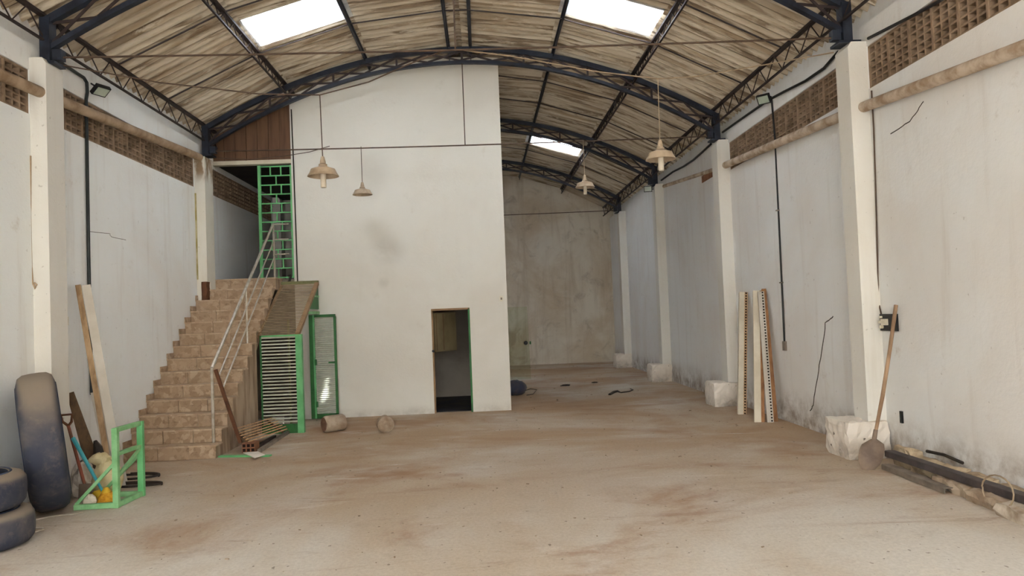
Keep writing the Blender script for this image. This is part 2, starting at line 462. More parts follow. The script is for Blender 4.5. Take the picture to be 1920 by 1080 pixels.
def rough_block(a, b, nseg=(5, 4, 4), amp=.02, seed=1):
    """a box with a chipped, uneven skin"""
    rr = random.Random(seed); nx, ny, nz = nseg; idx = {}; mb = MB(); vs_ = []; fs = []
    def vid(i, j, k):
        if (i, j, k) not in idx:
            p = Vector((a[0] + (b[0] - a[0]) * i / nx, a[1] + (b[1] - a[1]) * j / ny, a[2] + (b[2] - a[2]) * k / nz))
            ctr = Vector([(a[q] + b[q]) / 2 for q in range(3)])
            edge = sum((i in (0, nx), j in (0, ny), k in (0, nz)))
            p += Vector([rr.uniform(-1, 1) * amp for _ in range(3)])
            if edge >= 2: p += (ctr - p).normalized() * amp * (edge - 1)
            if k == 0: p.z = a[2]
            idx[(i, j, k)] = len(vs_); vs_.append(p)
        return idx[(i, j, k)]
    for i in range(nx):
        for j in range(ny):
            fs.append((vid(i, j, 0), vid(i, j + 1, 0), vid(i + 1, j + 1, 0), vid(i + 1, j, 0)))
            fs.append((vid(i, j, nz), vid(i + 1, j, nz), vid(i + 1, j + 1, nz), vid(i, j + 1, nz)))
    for i in range(nx):
        for k in range(nz):
            fs.append((vid(i, 0, k), vid(i + 1, 0, k), vid(i + 1, 0, k + 1), vid(i, 0, k + 1)))
            fs.append((vid(i, ny, k), vid(i, ny, k + 1), vid(i + 1, ny, k + 1), vid(i + 1, ny, k)))
    for j in range(ny):
        for k in range(nz):
            fs.append((vid(0, j, k), vid(0, j, k + 1), vid(0, j + 1, k + 1), vid(0, j + 1, k)))
            fs.append((vid(nx, j, k), vid(nx, j + 1, k), vid(nx, j + 1, k + 1), vid(nx, j, k + 1)))
    return mb.add(vs_, fs)

# ------------------------------------------------------------------ the shell
XL, XR, YB, YF = -4.90, 4.57, 26.6, -6.0         # wall faces left / right, back wall, front (behind the camera)
TY = [8.8, 13.8, 18.8, 23.8]                     # truss lines
XC = -.235                                       # ridge line
WY = 14.4                                        # white partition
def ztop(x): return 6.665 - .0625 * (x - XC) ** 2
def zbot(x): return 6.355 - .067 * (x - XC) ** 2

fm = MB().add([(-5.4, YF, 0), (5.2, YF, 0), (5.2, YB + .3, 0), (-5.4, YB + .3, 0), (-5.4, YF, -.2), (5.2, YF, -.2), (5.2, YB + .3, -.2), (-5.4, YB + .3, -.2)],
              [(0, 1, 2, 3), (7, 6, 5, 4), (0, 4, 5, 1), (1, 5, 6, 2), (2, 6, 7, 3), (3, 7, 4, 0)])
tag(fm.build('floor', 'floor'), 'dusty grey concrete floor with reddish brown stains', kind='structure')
tag(MB().box((-30, -45, -.2), (30, YF, -.01)).build('ground', simple('bounce_ground', (180, 180, 178), (160, 159, 156), .6, .9)), 'unseen pale ground outside the gate, added to bounce sunlight inside', kind='structure')  # out of view; added to bounce sunlight up to the roof

def vent_mesh(cols, rows, wd, ht):
    mb = MB(); bd = .016; cw, ch = (wd - 2 * bd) / cols, (ht - 2 * bd) / rows; dp = .11
    for i in range(cols):
        for j in range(rows):
            y0, z0 = bd + i * cw, bd + j * ch
            o = [(0, y0, z0), (0, y0 + cw, z0), (0, y0 + cw, z0 + ch), (0, y0, z0 + ch)]
            a, b = cw * .10, ch * .16
            q = [(-.004, y0 + a, z0 + b), (-.004, y0 + cw - a, z0 + b), (-.004, y0 + cw - a, z0 + ch - b), (-.004, y0 + a, z0 + ch - b)]
            k = [(-dp, y0 + a * 1.3, z0 + b * 1.2), (-dp, y0 + cw - a * 1.3, z0 + b * 1.2), (-dp, y0 + cw - a * 1.3, z0 + ch - b * 1.2), (-dp, y0 + a * 1.3, z0 + ch - b * 1.2)]
            mb.add(o + q + k, [(n, (n + 1) % 4, 4 + (n + 1) % 4, 4 + n) for n in range(4)] + [(4 + n, 4 + (n + 1) % 4, 8 + (n + 1) % 4, 8 + n) for n in range(4)])
    # raised rim that reads as the joint
    for (a, b) in (((0, 0), (wd, bd)), ((0, ht - bd), (wd, ht)), ((0, bd), (bd, ht - bd)), ((wd - bd, bd), (wd, ht - bd))):
        mb.box((-dp, a[0], a[1]), (.004, b[0], b[1]))
    return mb
VB_W, VB_H = .415, .50
vm_l = vent_mesh(3, 6, VB_W, VB_H - .006).mesh('lattice_block'); vm_l.materials.append(M['lattice'])

def side_wall(name, face, s, mat, lat_bays, z0, label, y_cut=None):
    """s = -1 left, +1 right; the body stands behind the face"""
    t = .26
    mb = MB()
    lo = min(b[0] for b in lat_bays); hi = max(b[1] for b in lat_bays)
    x0, x1 = sorted((face, face + s * t))
    mb.box((x0, YF, 0), (x1, YB + .3, z0))
    mb.box((x0, YF, z0 + VB_H), (x1, YB + .3, 5.0))
    yy = YF
    for a, b in sorted(lat_bays) + [(YB + .3, None)]:
        mb.box((x0, yy, z0), (x1, a, z0 + VB_H)); yy = b
    # set-back upper course under the eaves
    xa, xb = sorted((face + s * .14, face + s * (t + .14)))
    mb.box((xa, YF, 5.0), (xb, YB + .3, 5.62))
    wl = tag(mb.build(name, mat), label, kind='structure')
    jb = MB()
    for a, b in lat_bays: jb.box((face + s * .20, a, z0), (face + s * .24, b, z0 + VB_H))
    jb.build('vent_backing', 'vent_shade', wl)
    for a, b in lat_bays:
        n = round((b - a) / VB_W); step = (b - a) / n
        for i in range(n):
            y = a + i * step
            ob = inst('lattice_block', vm_l, 'lattice', wl)
            if s < 0: ob.matrix_local = Matrix.Translation((face - .02, y, z0 + .003)) @ Matrix.Diagonal((1, step / VB_W, 1, 1))
            else: ob.matrix_local = Matrix.Translation((face + .02, y + step, z0 + .003)) @ Matrix.Rotation(math.pi, 4, 'Z') @ Matrix.Diagonal((1, step / VB_W, 1, 1))
    return wl
wl = side_wall('wall_left', XL, -1, 'wall_l', [(3.95, 8.6), (8.95, 13.45), (13.85, 18.4)], 4.205, 'whitewashed left wall with a band of brown vent blocks')
wr = side_wall('wall_right', XR, 1, 'wall_r', [(3.25, 8.65), (9.0, 13.65)], 4.235, 'whitewashed right wall with cracks and a band of brown vent blocks')

wb = MB().box((-5.2, YB, 0), (4.9, YB + .25, 6.8)).build('wall_back', 'back')
tag(wb, 'mottled unpainted back wall', kind='structure')
# the front, behind the camera, with its wide gate open
wf = MB().box((-5.2, YF - .2, 0), (-4.45, YF, 6.8)).box((4.15, YF - .2, 0), (4.9, YF, 6.8)).box((-4.45, YF - .2, 4.6), (4.15, YF, 6.8)).build('wall_front', 'wall_l')
tag(wf, 'front wall with the open gate', kind='structure')

# white partition with the door opening, and the box of rooms behind it
BE = 19.0                                        # far end of the two storey box, drawn in so unseen skylights reach the back wall
DX0, DX1, DH = -.955, -.235, 1.945
PX0, PX1 = -3.46, .475
def roof_z(x): return ztop(x) + .05
mb = MB()
mb.box((PX0, WY, 0), (DX0, WY + .15, 2.2)).box((DX1, WY, 0), (PX1, WY + .15, 2.2)).box((DX0, WY, DH), (DX1, WY + .15, 2.2))
xs = [PX0 + (PX1 - PX0) * i / 24 for i in range(25)]
mb.prism([(PX0, 2.2)] + [(PX1, 2.2)] + [(x, roof_z(x) - .03) for x in reversed(xs)], 1, WY, WY + .15)
wp = tag(mb.build('wall_partition', 'wall_p'), 'tall white painted partition rising to the roof', kind='structure')
mb = MB(); mb.prism([(WY + .15, 0), (BE, 0), (BE, 6.62), (WY + .15, 6.62)], 0, PX1 - .15, PX1)
mb.prism([(XL, 0), (PX1, 0)] + [(XL + (PX1 - XL) * (1 - i / 24), roof_z(XL + (PX1 - XL) * (1 - i / 24)) - .03) for i in range(25)], 1, BE, BE + .15)
tag(mb.build('wall_box_side', 'wall_p'), 'side of the white two storey box', kind='structure')
# low room behind the doorway and the corridor above
mb = MB().box((-3.3, WY + .15, 0), (-3.15, 18, 2.4)).box((-3.3, 17.2, 0), (.325, 17.35, 2.4)).box((-3.3, WY + .15, 2.4), (.325, 18, 2.42))
tag(mb.build('wall_inner_room', simple('dim_room_white', (176, 168, 156), (150, 142, 130), 1.2, .9)), 'pale inside walls of the dim room behind the doorway', kind='structure')
tag(MB().box((-3.15, WY + .15, .001), (.325, 17.2, .012)).build('floor_inner_room', simple('dark_blue_lino', (44, 46, 60), (70, 64, 60), 3, .7)), 'dark floor of the room behind the doorway', kind='structure')
tag(MB().box((XL, WY - .02, 2.42), (PX0, WY + .15, 2.60)).box((XL, WY + .15, 2.42), (PX1 - .15, BE, 2.60)).build('floor_upper', 'inner'), 'upper corridor floor slab', kind='structure')
tag(MB().box((XL, WY + .15, 4.80), (PX1 - .15, BE, 4.92)).build('ceiling_upper', simple('dark_boarding', (58, 50, 46), (44, 38, 36), 2, .9)), 'dark boarded ceiling over the upper corridor', kind='structure')
tag(MB().box((-3.4, WY + .15, 2.6), (-3.3, BE, 4.8)).build('wall_corridor', 'inner'), 'dim corridor wall behind the green grille', kind='structure')
tag(MB().box((XL, 16.2, 0), (-3.3, 16.35, 2.42)).build('wall_understair', 'inner'), 'dark end wall under the landing', kind='structure')

# white lintel over the stair opening and the brown boards above it
tag(MB().box((XL, WY - .02, 4.765), (PX0, WY + .13, 4.84)).build('trim_1', 'cream'), 'white lintel over the stair opening', kind='structure')
bd = thing('board_infill', (-4.2, WY + .04, 4.84), 'dark brown boards closing the gap above the stair opening', 'panel')
nb = 7
for i in range(nb):
    a = XL + (PX0 - XL) * i / nb + .004; b = XL + (PX0 - XL) * (i + 1) / nb - .004
    MB().prism([(a, 4.84), (b, 4.84), (b, roof_z(b) - .06), (a, roof_z(a) - .06)], 1, WY + .02 + (.006 if i % 2 else 0), WY + .06).build('board', 'panel_brown', bd)

# ------------------------------------------------------------------ pillars
def pillar(x0, x1, y0, y1, z1, name_label, ch_side, notch=None):
    """whitewashed pier with softened top edge"""
    c = .06
    mb = MB()
    if ch_side > 0:   # right wall: room side is x0
        poly = [(x1, 0), (x0, 0), (x0, z1 - c), (x0 + c * .7, z1), (x1, z1)]
    else:
        poly = [(x0, 0), (x1, 0), (x1, z1 - c), (x1 - c * .7, z1), (x0, z1)]
    mb.prism(poly, 1, y0, y1)
    return tag(mb.build('pillar', 'pillar'), name_label, kind='structure')
ord_ = ['nearest', 'second', 'third', 'fourth']
for i, y in enumerate(TY):
    ph = (4.80, 4.80, 4.85, 4.85)[i]
    p = pillar(4.35, XR, y - .15, y + .17, ph, f'{ord_[i]} whitewashed pillar along the right wall', 1)
    pb = rough_block((4.06, y - .24, 0), (4.56, y + .34, .42), (9, 9, 7), .011, 10 + i)
    pb.build('plinth', 'plinth', p)
# left piers
p1 = pillar(XL, -4.72, 8.6, 8.95, 4.84, 'nearest whitewashed pillar along the left wall', -1)
p2m = MB()
p2m.box((XL, 13.45, 2.56), (-4.72, 13.85, 4.74)).box((XL, 13.45, 0), (-4.83, 13.85, 2.56)).box((-4.83, 13.62, 2.02), (-4.72, 13.85, 2.56)).box((-4.83, 13.62, 0), (-4.72, 13.85, 2.02))
p2 = tag(p2m.build('pillar', 'pillar_damp'), 'second whitewashed pillar on the left wall, chipped open beside the stairs', kind='structure')
rough_block((-4.86, 13.47, 2.03), (-4.74, 13.64, 2.6), (3, 3, 6), .012, 3).build('exposed_core', 'iron', p2)
MB().box((XL + .001, 13.442, 2.6), (XL + .028, 13.452, 4.1)).build('damp_stain', 'moss', p2)
p3 = pillar(XL, -4.72, 18.45, 18.8, 4.79, 'third pillar along the left wall behind the green grille', -1)

# ------------------------------------------------------------------ roof
PUR = [.2, 1.70, 3.15, 4.65]
zr = lambda x: ztop(x) + .085
SW, NW = 1.034, 6                                # sheet cover width, waves
def sheet_mesh(L, name, nx=2, holes=()):
    mb = MB(); ns = NW * 8; vs_ = []; fs = []; W = SW + .05
    for k in range(nx + 1):
        x = L * k / nx
        for j in range(ns + 1):
            y = W * j / ns
            vs_.append((x, y, .033 * math.cos(2 * math.pi * y / (SW / NW))))
    for k in range(nx):
        for j in range(ns):
            xm, ym = L * (k + .5) / nx, W * (j + .5) / ns
            if any(((xm - hx) / rx) ** 2 + ((ym - hy) / ry) ** 2 < 1 for hx, hy, rx, ry in holes): continue
            fs.append((k * (ns + 1) + j, (k + 1) * (ns + 1) + j, (k + 1) * (ns + 1) + j + 1, k * (ns + 1) + j + 1))
    mb.add(vs_, fs); n = len(vs_)
    mb.add([(v[0], v[1], v[2] + .008) for v in vs_], [tuple(reversed(f)) for f in fs])
    me = mb.mesh(name, (0, 0, 0), True); return me
cap = MB()
# plain cover where the photograph never looks: over the camera and over the closed rooms
nodes = [0, .2, 1.7, 3.15, 5.15]
for s in (-1, 1):
    for a, b in zip(nodes[:-1], nodes[1:]):
        for (y0, y1) in ([(YF - .2, 6.87)] if a != 1.7 else [(YF - .2, 1.70), (2.72, 6.87)]):
            xa, xb = XC + s * a, XC + s * b
            cap.prism([(xa, zr(xa) + .04), (xb, zr(xb) + .04), (xb, zr(xb) + .06), (xa, zr(xa) + .06)], 1, y0, y1)
ceil = tag(cap.build('ceiling', 'roof'), 'weathered corrugated fibre cement roof', kind='structure')
rows = [(.05, 1.78, .018), (1.62, 3.23, .006), (3.07, 5.12, -.006)]
SKY = {(-1, 1, 4), (1, 1, 4), (1, 1, 13), (-1, 1, 13), (-1, 1, -5), (1, 1, -5)}   # every nine sheets; the unseen ones are added to light the hall
Y0 = 11.0 - 4 * SW
meshes = {}
for s in (-1, 1):
    for ri, (a, b, off) in enumerate(rows):
        na, nb_ = PUR[ri], (PUR[ri + 1] if ri < 2 else 4.65)
        xa, xb = XC + s * na, XC + s * nb_
        slope = (zr(xb) - zr(xa)) / (nb_ - na)
        L = (b - a) * math.sqrt(1 + slope * slope)
        if ri not in meshes:
            meshes[ri] = sheet_mesh(L, 'roof_sheet'); meshes[ri].materials.append(M['roof'])
            if ri == 1:
                meshes['sky'] = sheet_mesh(L, 'skylight_sheet'); meshes['sky'].materials.append(M['skylight'])
        top = Vector((XC + s * a, 0, zr(xa) + (a - na) * slope + off))
        ex = Vector((s, 0, slope)).normalized(); ey = Vector((0, s, 0)); ez = ex.cross(ey)
        for k in list(range(20)) + ([-5] if ri == 1 else []):
            y = Y0 + k * SW
            sky_ = (s, ri, k) in SKY
            me = meshes['sky'] if sky_ else meshes[ri]
            yy = y if s > 0 else y + SW + .05
            jit = R.uniform(-.004, .004)
            mtx = Matrix(((ex.x, ey.x, ez.x, top.x), (ex.y, ey.y, ez.y, yy), (ex.z, ey.z, ez.z, top.z + jit + (.006 if k % 2 else 0)), (0, 0, 0, 1)))
            if (s, ri, k) == (-1, 0, 4):      # two nail-torn holes let sun spots onto the slatted door
                hs = []
                for px, py, rx, ry in ((614, 714, .036, .036), (609, 738, .055, .05)):
                    P = at(px, py, 1, 14.26); n_ = ez; tt = (Vector((top.x, 0, top.z)) - P).dot(n_) / SUN_DIR.dot(n_)
                    Q = P + SUN_DIR * tt - Vector((top.x, yy, top.z)); hs.append((Q.dot(ex), Q.dot(ey), rx, ry))
                me = sheet_mesh(L, 'roof_sheet', 60, hs); me.materials.append(M['roof'])
            ob = inst('skylight_sheet' if sky_ else 'roof_sheet', me, None, ceil, mtx)
            if sky_: tag(ob, 'translucent white corrugated sheet')
# ridge caps
for k in range(20):
    y = Y0 + k * SW
    rc = MB()
    prof = [(-.22, -.035), (-.10, .008), (0, .03), (.10, .008), (.22, -.035)]
    vs_ = [(XC + p, yy, zr(XC) + .035 + q + (.004 if k % 2 else 0)) for yy in (y, y + SW + .03) for p, q in prof]
    rc.add(vs_ + [(v[0], v[1], v[2] + .012) for v in vs_], [(i, i + 1, i + 6, i + 5) for i in range(4)] + [(i + 10, i + 15, i + 16, i + 11) for i in range(4)] + [(0, 5, 15, 10), (4, 14, 19, 9)])
    rc.build('ridge_cap', 'roof', ceil)

# ------------------------------------------------------------------ trusses
TXL, TXR = -4.80, 4.40
def make_truss(y, label):
    t = thing('roof_truss', (XC, y, 4.8), label, 'truss', 'arched roof trusses')
    def arc(fz, off, x0, x1, n=40): return [(x0 + (x1 - x0) * i / n, y, fz(x0 + (x1 - x0) * i / n) + off) for i in range(n + 1)]
    ch = lambda w, h: [(-w / 2, -h / 2), (w / 2, -h / 2), (w / 2, h / 2), (-w / 2, h / 2)]
    MB().sweep(arc(ztop, -.045, TXL, TXR), ch(.09, .085), None).build('top_chord', 'navy', t)
    MB().sweep(arc(zbot, .03, TXL + .02, TXR - .02), ch(.085, .055), None).build('bottom_chord', 'navy', t)
    for x, s in ((TXL, -1), (TXR, 1)):
        mb = MB(); mb.box((x - .055, y - .075, 4.80), (x + .055, y + .075, ztop(x) - .02)); e = mb.build('end_post', 'navy', t)
        MB().box((x - .13, y - .12, 4.80), (x + .13, y + .12, 4.83)).build('base_plate', 'navy', e)
        MB().box((x - s * .12 - .05, y - .05, 4.86), (x - s * .12 + .05, y + .05, 4.98)).build('rod_bracket', 'navy', e)
    n = 8
    for s in (-1, 1):
        half = (TXR - XC) if s > 0 else (XC - TXL)
        for k in range(n):
            xa, xb = XC + s * half * k / n, XC + s * half * (k + 1) / n
            if k == n - 1: xb -= s * .05
            MB().bar((xa, y - .012, ztop(xa) - .09), (xb, y - .012, zbot(xb) + .07), .012, .034, (0, 0, 1)).build('diagonal', 'rust', t)
            MB().bar((xa, y + .012, zbot(xa) + .07), (xb, y + .012, ztop(xb) - .09), .012, .034, (0, 0, 1)).build('diagonal', 'rust', t)
            if k % 2 == 0 and k:
                MB().bar((xa, y, zbot(xa) + .05), (xa, y, ztop(xa) - .06), .035, .035, (0, 1, 0)).build('web_post', 'rust', t)
    MB().bar((XC + .04, y, zbot(XC)), (XC + .04, y, ztop(XC) - .06), .04, .04, (0, 1, 0)).build('web_post', 'rust', t)
    return t
tl = ['nearest arched navy roof truss, its ends at the top corners', 'arched navy roof truss spanning in front of the white partition',
      'third arched navy truss, half hidden behind the white partition', 'farthest arched navy truss beside the mottled back wall']
tr0 = make_truss(TY[0], tl[0])
truss = [tr0]
for i in range(1, 4):
    c = copy_tree(tr0, loc=(XC, TY[i], 4.8)); c['label'] = tl[i]; truss.append(c)
# tie rods with their hanger
def rod(t, y, pts, r=.011, mat='wire', name='tie_rod'): return MB().tube(pts, r, 6).build(name, mat, t)
for i in (0, 1, 3):
    y = TY[i]
    ORI[truss[i]] = Vector((XC, y, 4.8))
    n = 24
    pts = [(TXL + .1 + (TXR - TXL - .2) * k / n, y, 4.90 - .03 * math.sin(math.pi * k / n)) for k in range(n + 1)]
    if i == 3: pts = [p for p in pts if p[0] > -.2]
    rod(truss[i], y, pts, .012)
    if i < 2: MB().tube([(XC + .04, y, zbot(XC)), (XC + .04, y, 4.86)], .009, 6).build('hanger_rod', 'wire', truss[i])

# ------------------------------------------------------------------ purlins
def lattice_purlin(x, y0, y1, depth, label, lean=0.0):
    zt = zr(x) - .045
    t = thing('lattice_purlin', (x, y0, zt), label, 'purlin', 'long roof purlins')
    MB().box((x - .035, y0, zt - .02), (x + .035, y1, zt + .012)).build('top_chord', 'rust', t)
    xb = x + lean
    MB().box((xb - .015, y0, zt - depth - .012), (xb + .015, y1, zt - depth + .012)).build('bottom_chord', 'rust', t)
    n = max(2, int((y1 - y0) / (.30 if depth > .2 else .19))); pts = []
    for i in range(n + 1):
        y = y0 + (y1 - y0) * i / n
        pts.append((x if i % 2 else xb, y, zt - .015 if i % 2 else zt - depth))
    MB().tube(pts, .009, 5).build('web_rod', 'rust', t)
    return t
def bar_purlin(x, y0, y1, label):
    zt = zr(x) - .04
    t = thing('bar_purlin', (x, y0, zt), label, 'purlin', 'long roof purlins')
    MB().box((x - .03, y0, zt - .008), (x + .03, y1, zt + .008)).build('flange', 'navy', t)
    MB().box((x - .008, y0, zt - .09), (x + .008, y1, zt - .008)).build('web', 'navy', t)
    return t
yl = WY - .005
lattice_purlin(XC - 4.60, 6.9, yl, .30, 'rusty lattice purlin along the left eave', .02)
lattice_purlin(XC + 4.60, 6.9, YB, .30, 'rusty lattice purlin along the right eave', -.02)
lattice_purlin(XC - 3.15, 6.9, yl, .16, 'rusty lattice purlin beside the left skylight')
lattice_purlin(XC + 3.15, 6.9, YB, .16, 'rusty lattice purlin beside the two right skylights')
bar_purlin(XC - 1.70, 6.9, yl, 'plain dark purlin between the left skylight and the ridge')
bar_purlin(XC + 1.70, 6.9, YB, 'plain dark purlin between the right skylights and the ridge')
bar_purlin(XC - .2, 6.9, yl, 'plain dark purlin left of the ridge caps')
bar_purlin(XC + .2, 6.9, yl, 'plain dark purlin right of the ridge caps')
# sag rods lying against the sheets
def sag(y, x0, x1, label):
    xs_ = sorted(set([x0, x1] + [XC + s * p for s in (-1, 1) for p in PUR if x0 < XC + s * p < x1]))
    MBt = MB().tube([(x, y, zr(x) - .062) for x in xs_], .012, 5)
    tag(MBt.build('sag_rod', 'rust', loc=(XC, y, 5.5)), label, 'rod', 'thin sag rods under the roof sheets')
sag(10.5, XC - 4.6, XC + 4.6, 'thin dark sag rod just in front of the two near skylights')
sag(12.16, XC - 4.6, XC + 4.6, 'thin dark sag rod just behind the two near skylights')
sag(15.5, .5, XC + 4.6, 'thin dark sag rod behind the second truss, right of the partition')
sag(17.1, .5, XC + 4.6, 'thin dark sag rod in front of the third truss, right of the partition')
sag(20.2, .5, XC + 4.6, 'thin dark sag rod behind the third truss beside the far skylight')
sag(22.0, .5, XC + 4.6, 'thin dark sag rod in front of the farthest truss')

# ------------------------------------------------------------------ door in the partition
d1 = thing('door_1', (-.6, WY, 0), 'narrow green framed doorway with an upper half shutter swung inward', None, kind='structure')
MB().box((DX1 - .035, WY - .005, 0), (DX1, WY + .15, DH)).build('jamb', 'green_dark', d1)
MB().box((DX0, WY + .02, 0), (DX0 + .03, WY + .15, DH)).build('jamb', 'brown_bar', d1)
MB().box((DX0, WY - .005, DH - .035), (DX1, WY + .15, DH)).build('door_head', 'brown_bar', d1)
leaf = MB().bar((DX0 + .04, WY + .13, 1.5), (DX0 + .42, WY + .66, 1.5), .035, .74).build('shutter_leaf', 'wood_leaf', d1)
for f in (.08, .40):
    a = Vector((DX0 + .04, WY + .13, 0)); b = Vector((DX0 + .42, WY + .66, 0)); q = a + (b - a) * f
    MB().bar(q + Vector((.012, -.016, 1.16)), q + Vector((.012, -.016, 1.85)), .012, .03, (0, 1, 0)).build('batten', 'wood_dark', leaf)
MB().lathe([(.02, -.03), (.026, 0), (.02, .03)], (DX0 + .015, WY + .0, 1.16), 12, (0, 1, 0)).build('latch', 'black', d1)

# ------------------------------------------------------------------ staircase
SY, ST, SR, SXR = 10.59, .251, .1865, -3.665
st = thing('staircase', (-4.28, SY, 0), 'brown stone tiled staircase climbing along the left wall', 'staircase')
poly = [(SY + .02, 0)]
for k in range(1, 15):
    y = SY + (k - 1) * ST
    poly += [(y + .02, SR * k - .02), (y + ST + .02 if k < 14 else WY - .02, SR * k - .02)]
poly += [(WY - .02, 2.40), (SY + 13 * ST, 2.40), (12.62, 1.36), (12.62, 0)]
MB().prism(poly, 0, XL + .001, SXR - .012).build('body', 'stair_side', st)
nt_ = 4
for k in range(1, 15):
    y = SY + (k - 1) * ST; z = SR * k
    off = (0, .12, .05)[k % 3]
    cuts = [XL + .003] + [XL + (SXR - XL) * (i + off) / 3 for i in range(1, 3)] + [SXR]
    for a, b in zip(cuts[:-1], cuts[1:]):
        MB().box((a + .006, y + .003 + R.uniform(0, .005), SR * (k - 1) + .003), (b - .004, y + .02, z - .022)).build('riser_tile', 'tile', st)
    td = ST if k < 14 else WY - .03 - y
    for a, b in zip(cuts[:-1], cuts[1:]):
        MB().box((a + .002, y - .010, z - .02), (b - .002 + (.012 if b == SXR else 0), y + td, z)).build('tread_tile', 'tile_tread', st)
    if k < 13:
        MB().box((XL + .001, y + .0, z), (XL + .016, y + ST, z + .085)).build('skirting_tile', 'tile', st)
# handrail
HX = -3.76
hr = thing('stair_handrail', (HX, 10.75, 0), 'dull steel stair handrail with three sloping rails', 'handrail')
b0 = at(397, 837, 0, HX); p0 = at(397, 690, 0, HX); p1_ = at(512, 420, 0, HX); q1 = at(517, 515, 0, HX)
zs1 = SR + .0
MB().tube([(HX, p0.y, zs1), (HX, p0.y, p0.z)], .021, 10).build('post', 'steel', hr)
MB().tube([(HX, p0.y, p0.z), (HX, p1_.y, p1_.z)], .023, 10).build('top_rail', 'steel', hr)
MB().tube([(HX, p1_.y, p1_.z), (HX, p1_.y + .02, 2.60)], .019, 10).build('post', 'steel', hr)
sl = (p1_.z - p0.z) / (p1_.y - p0.y)
for dz in (.30, .60):
    z1 = p1_.z - dz; y0_ = p0.y + .22 if dz < .5 else p0.y + .42
    MB().tube([(HX + .01, y0_, z1 - (p1_.y - y0_) * sl), (HX + .01, p1_.y, z1)], .013, 8).build('mid_rail', 'steel', hr)
m0 = at(464, 645, 0, HX); k_ = int((m0.y - SY) / ST) + 1
MB().tube([(HX, m0.y, SR * k_), (HX, m0.y, p0.z + (m0.y - p0.y) * sl)], .015, 8).build('post', 'steel', hr)
for dz in (0, .28, .55):
    MB().tube([(HX, p1_.y, p1_.z - dz - .01), (-3.49, p1_.y + .01, p1_.z - dz - .005)], .014, 8).build('landing_rail', 'steel', hr)

# green grille at the head of the stairs
gx0, gx1, gz0, gz1, gy = -4.06, -3.49, 2.62, 4.74, WY + .03
gr = thing('grille_gate', (-3.78, gy, gz0), 'tall green iron grille at the head of the stairs', 'grille')
MB().bar((gx0, gy, gz0), (gx0, gy, gz1), .055, .05, (0, 1, 0)).build('stile', 'green', gr)
MB().bar((gx1 + .01, gy, gz0), (gx1 + .01, gy, gz1), .03, .03, (0, 1, 0)).build('stile', 'green', gr)
nh = 13
for i in range(nh):
    z = gz0 + .02 + (gz1 - gz0 - .04) * i / (nh - 1)
    MB().box((gx0, gy - .012, z - .011), (gx1, gy + .012, z + .011)).build('cross_bar', 'green', gr)
    if i < nh - 1:
        z2 = gz0 + .02 + (gz1 - gz0 - .04) * (i + 1) / (nh - 1)
        for f in ((.36, .70) if (nh - 2 - i) % 2 == 0 else (.54,)):
            x = gx0 + (gx1 - gx0) * f
            MB().box((x - .011, gy - .010, z), (x + .011, gy + .010, z2)).build('short_bar', 'green', gr)

# cage of slats under the stairs
CX0, CX1, CY = -3.64, -3.06, 12.70
cg = thing('slatted_cage', (-3.35, CY, 0), 'slatted green steel cage closing the space under the stairs', 'cage')
MB().box((CX0, CY - .02, 0), (CX0 + .025, CY + .02, 1.6)).build('stile', 'green_dark', cg)
MB().box((CX1, CY - .04, 0), (CX1 + .10, CY + .06, 1.60)).build('corner_post', 'green', cg)
MB().box((CX0, CY - .015, .0), (CX1, CY + .015, .15)).build('kick_plate', 'green_dark', cg)
MB().box((CX0, CY - .02, 1.575), (CX1, CY + .02, 1.60)).build('top_bar', 'green', cg)
for i in range(26):
    z = .19 + 1.37 * i / 25
    MB().box((CX0 + .02, CY - .012, z - .011), (CX1, CY + .012, z + .011)).build('slat', 'slat', cg)
za, zb, ya, yb = 1.60, 2.50, CY, 14.3
for i in range(33):
    f = (i + .5) / 33; y = ya + (yb - ya) * f; z = za + (zb - za) * f
    MB().box((CX0 - .02, y - .013, z - .007), (CX1, y + .013, z + .007)).build('sloping_slat', 'slat_brown', cg)
MB().bar((CX1 + .03, ya, za), (CX1 + .03, yb, zb), .07, .06).build('sloping_rail', 'brown_bar', cg)
MB().bar((CX0 - .03, ya, za - .01), (CX0 - .03, yb, zb - .01), .04, .04).build('sloping_rail', 'brown_bar', cg)
MB().box((CX0 - .05, yb - .03, zb - .005), (CX1 + .06, yb + .03, zb + .05)).build('head_bar', 'olive', cg)
MB().bar((-3.30, CY + .5, .02), (-3.30, CY + .5, 1.85), .03, .03, (0, 1, 0)).build('inner_prop', 'olive', cg)
MB().prism([(13.55, 2.02), (14.36, 2.02), (14.36, 2.48), (14.3, 2.48)], 0, CX1 + .02, CX1 + .04).build('side_sheet', 'green_dark', cg)
MB().box((CX1 + .015, 13.45, 1.93), (CX1 + .05, 14.37, 1.98)).build('side_rail', 'green_pale', cg)
MB().box((CX1 + .015, 13.95, 2.24), (CX1 + .05, 14.37, 2.27)).build('side_rail', 'green_pale', cg)

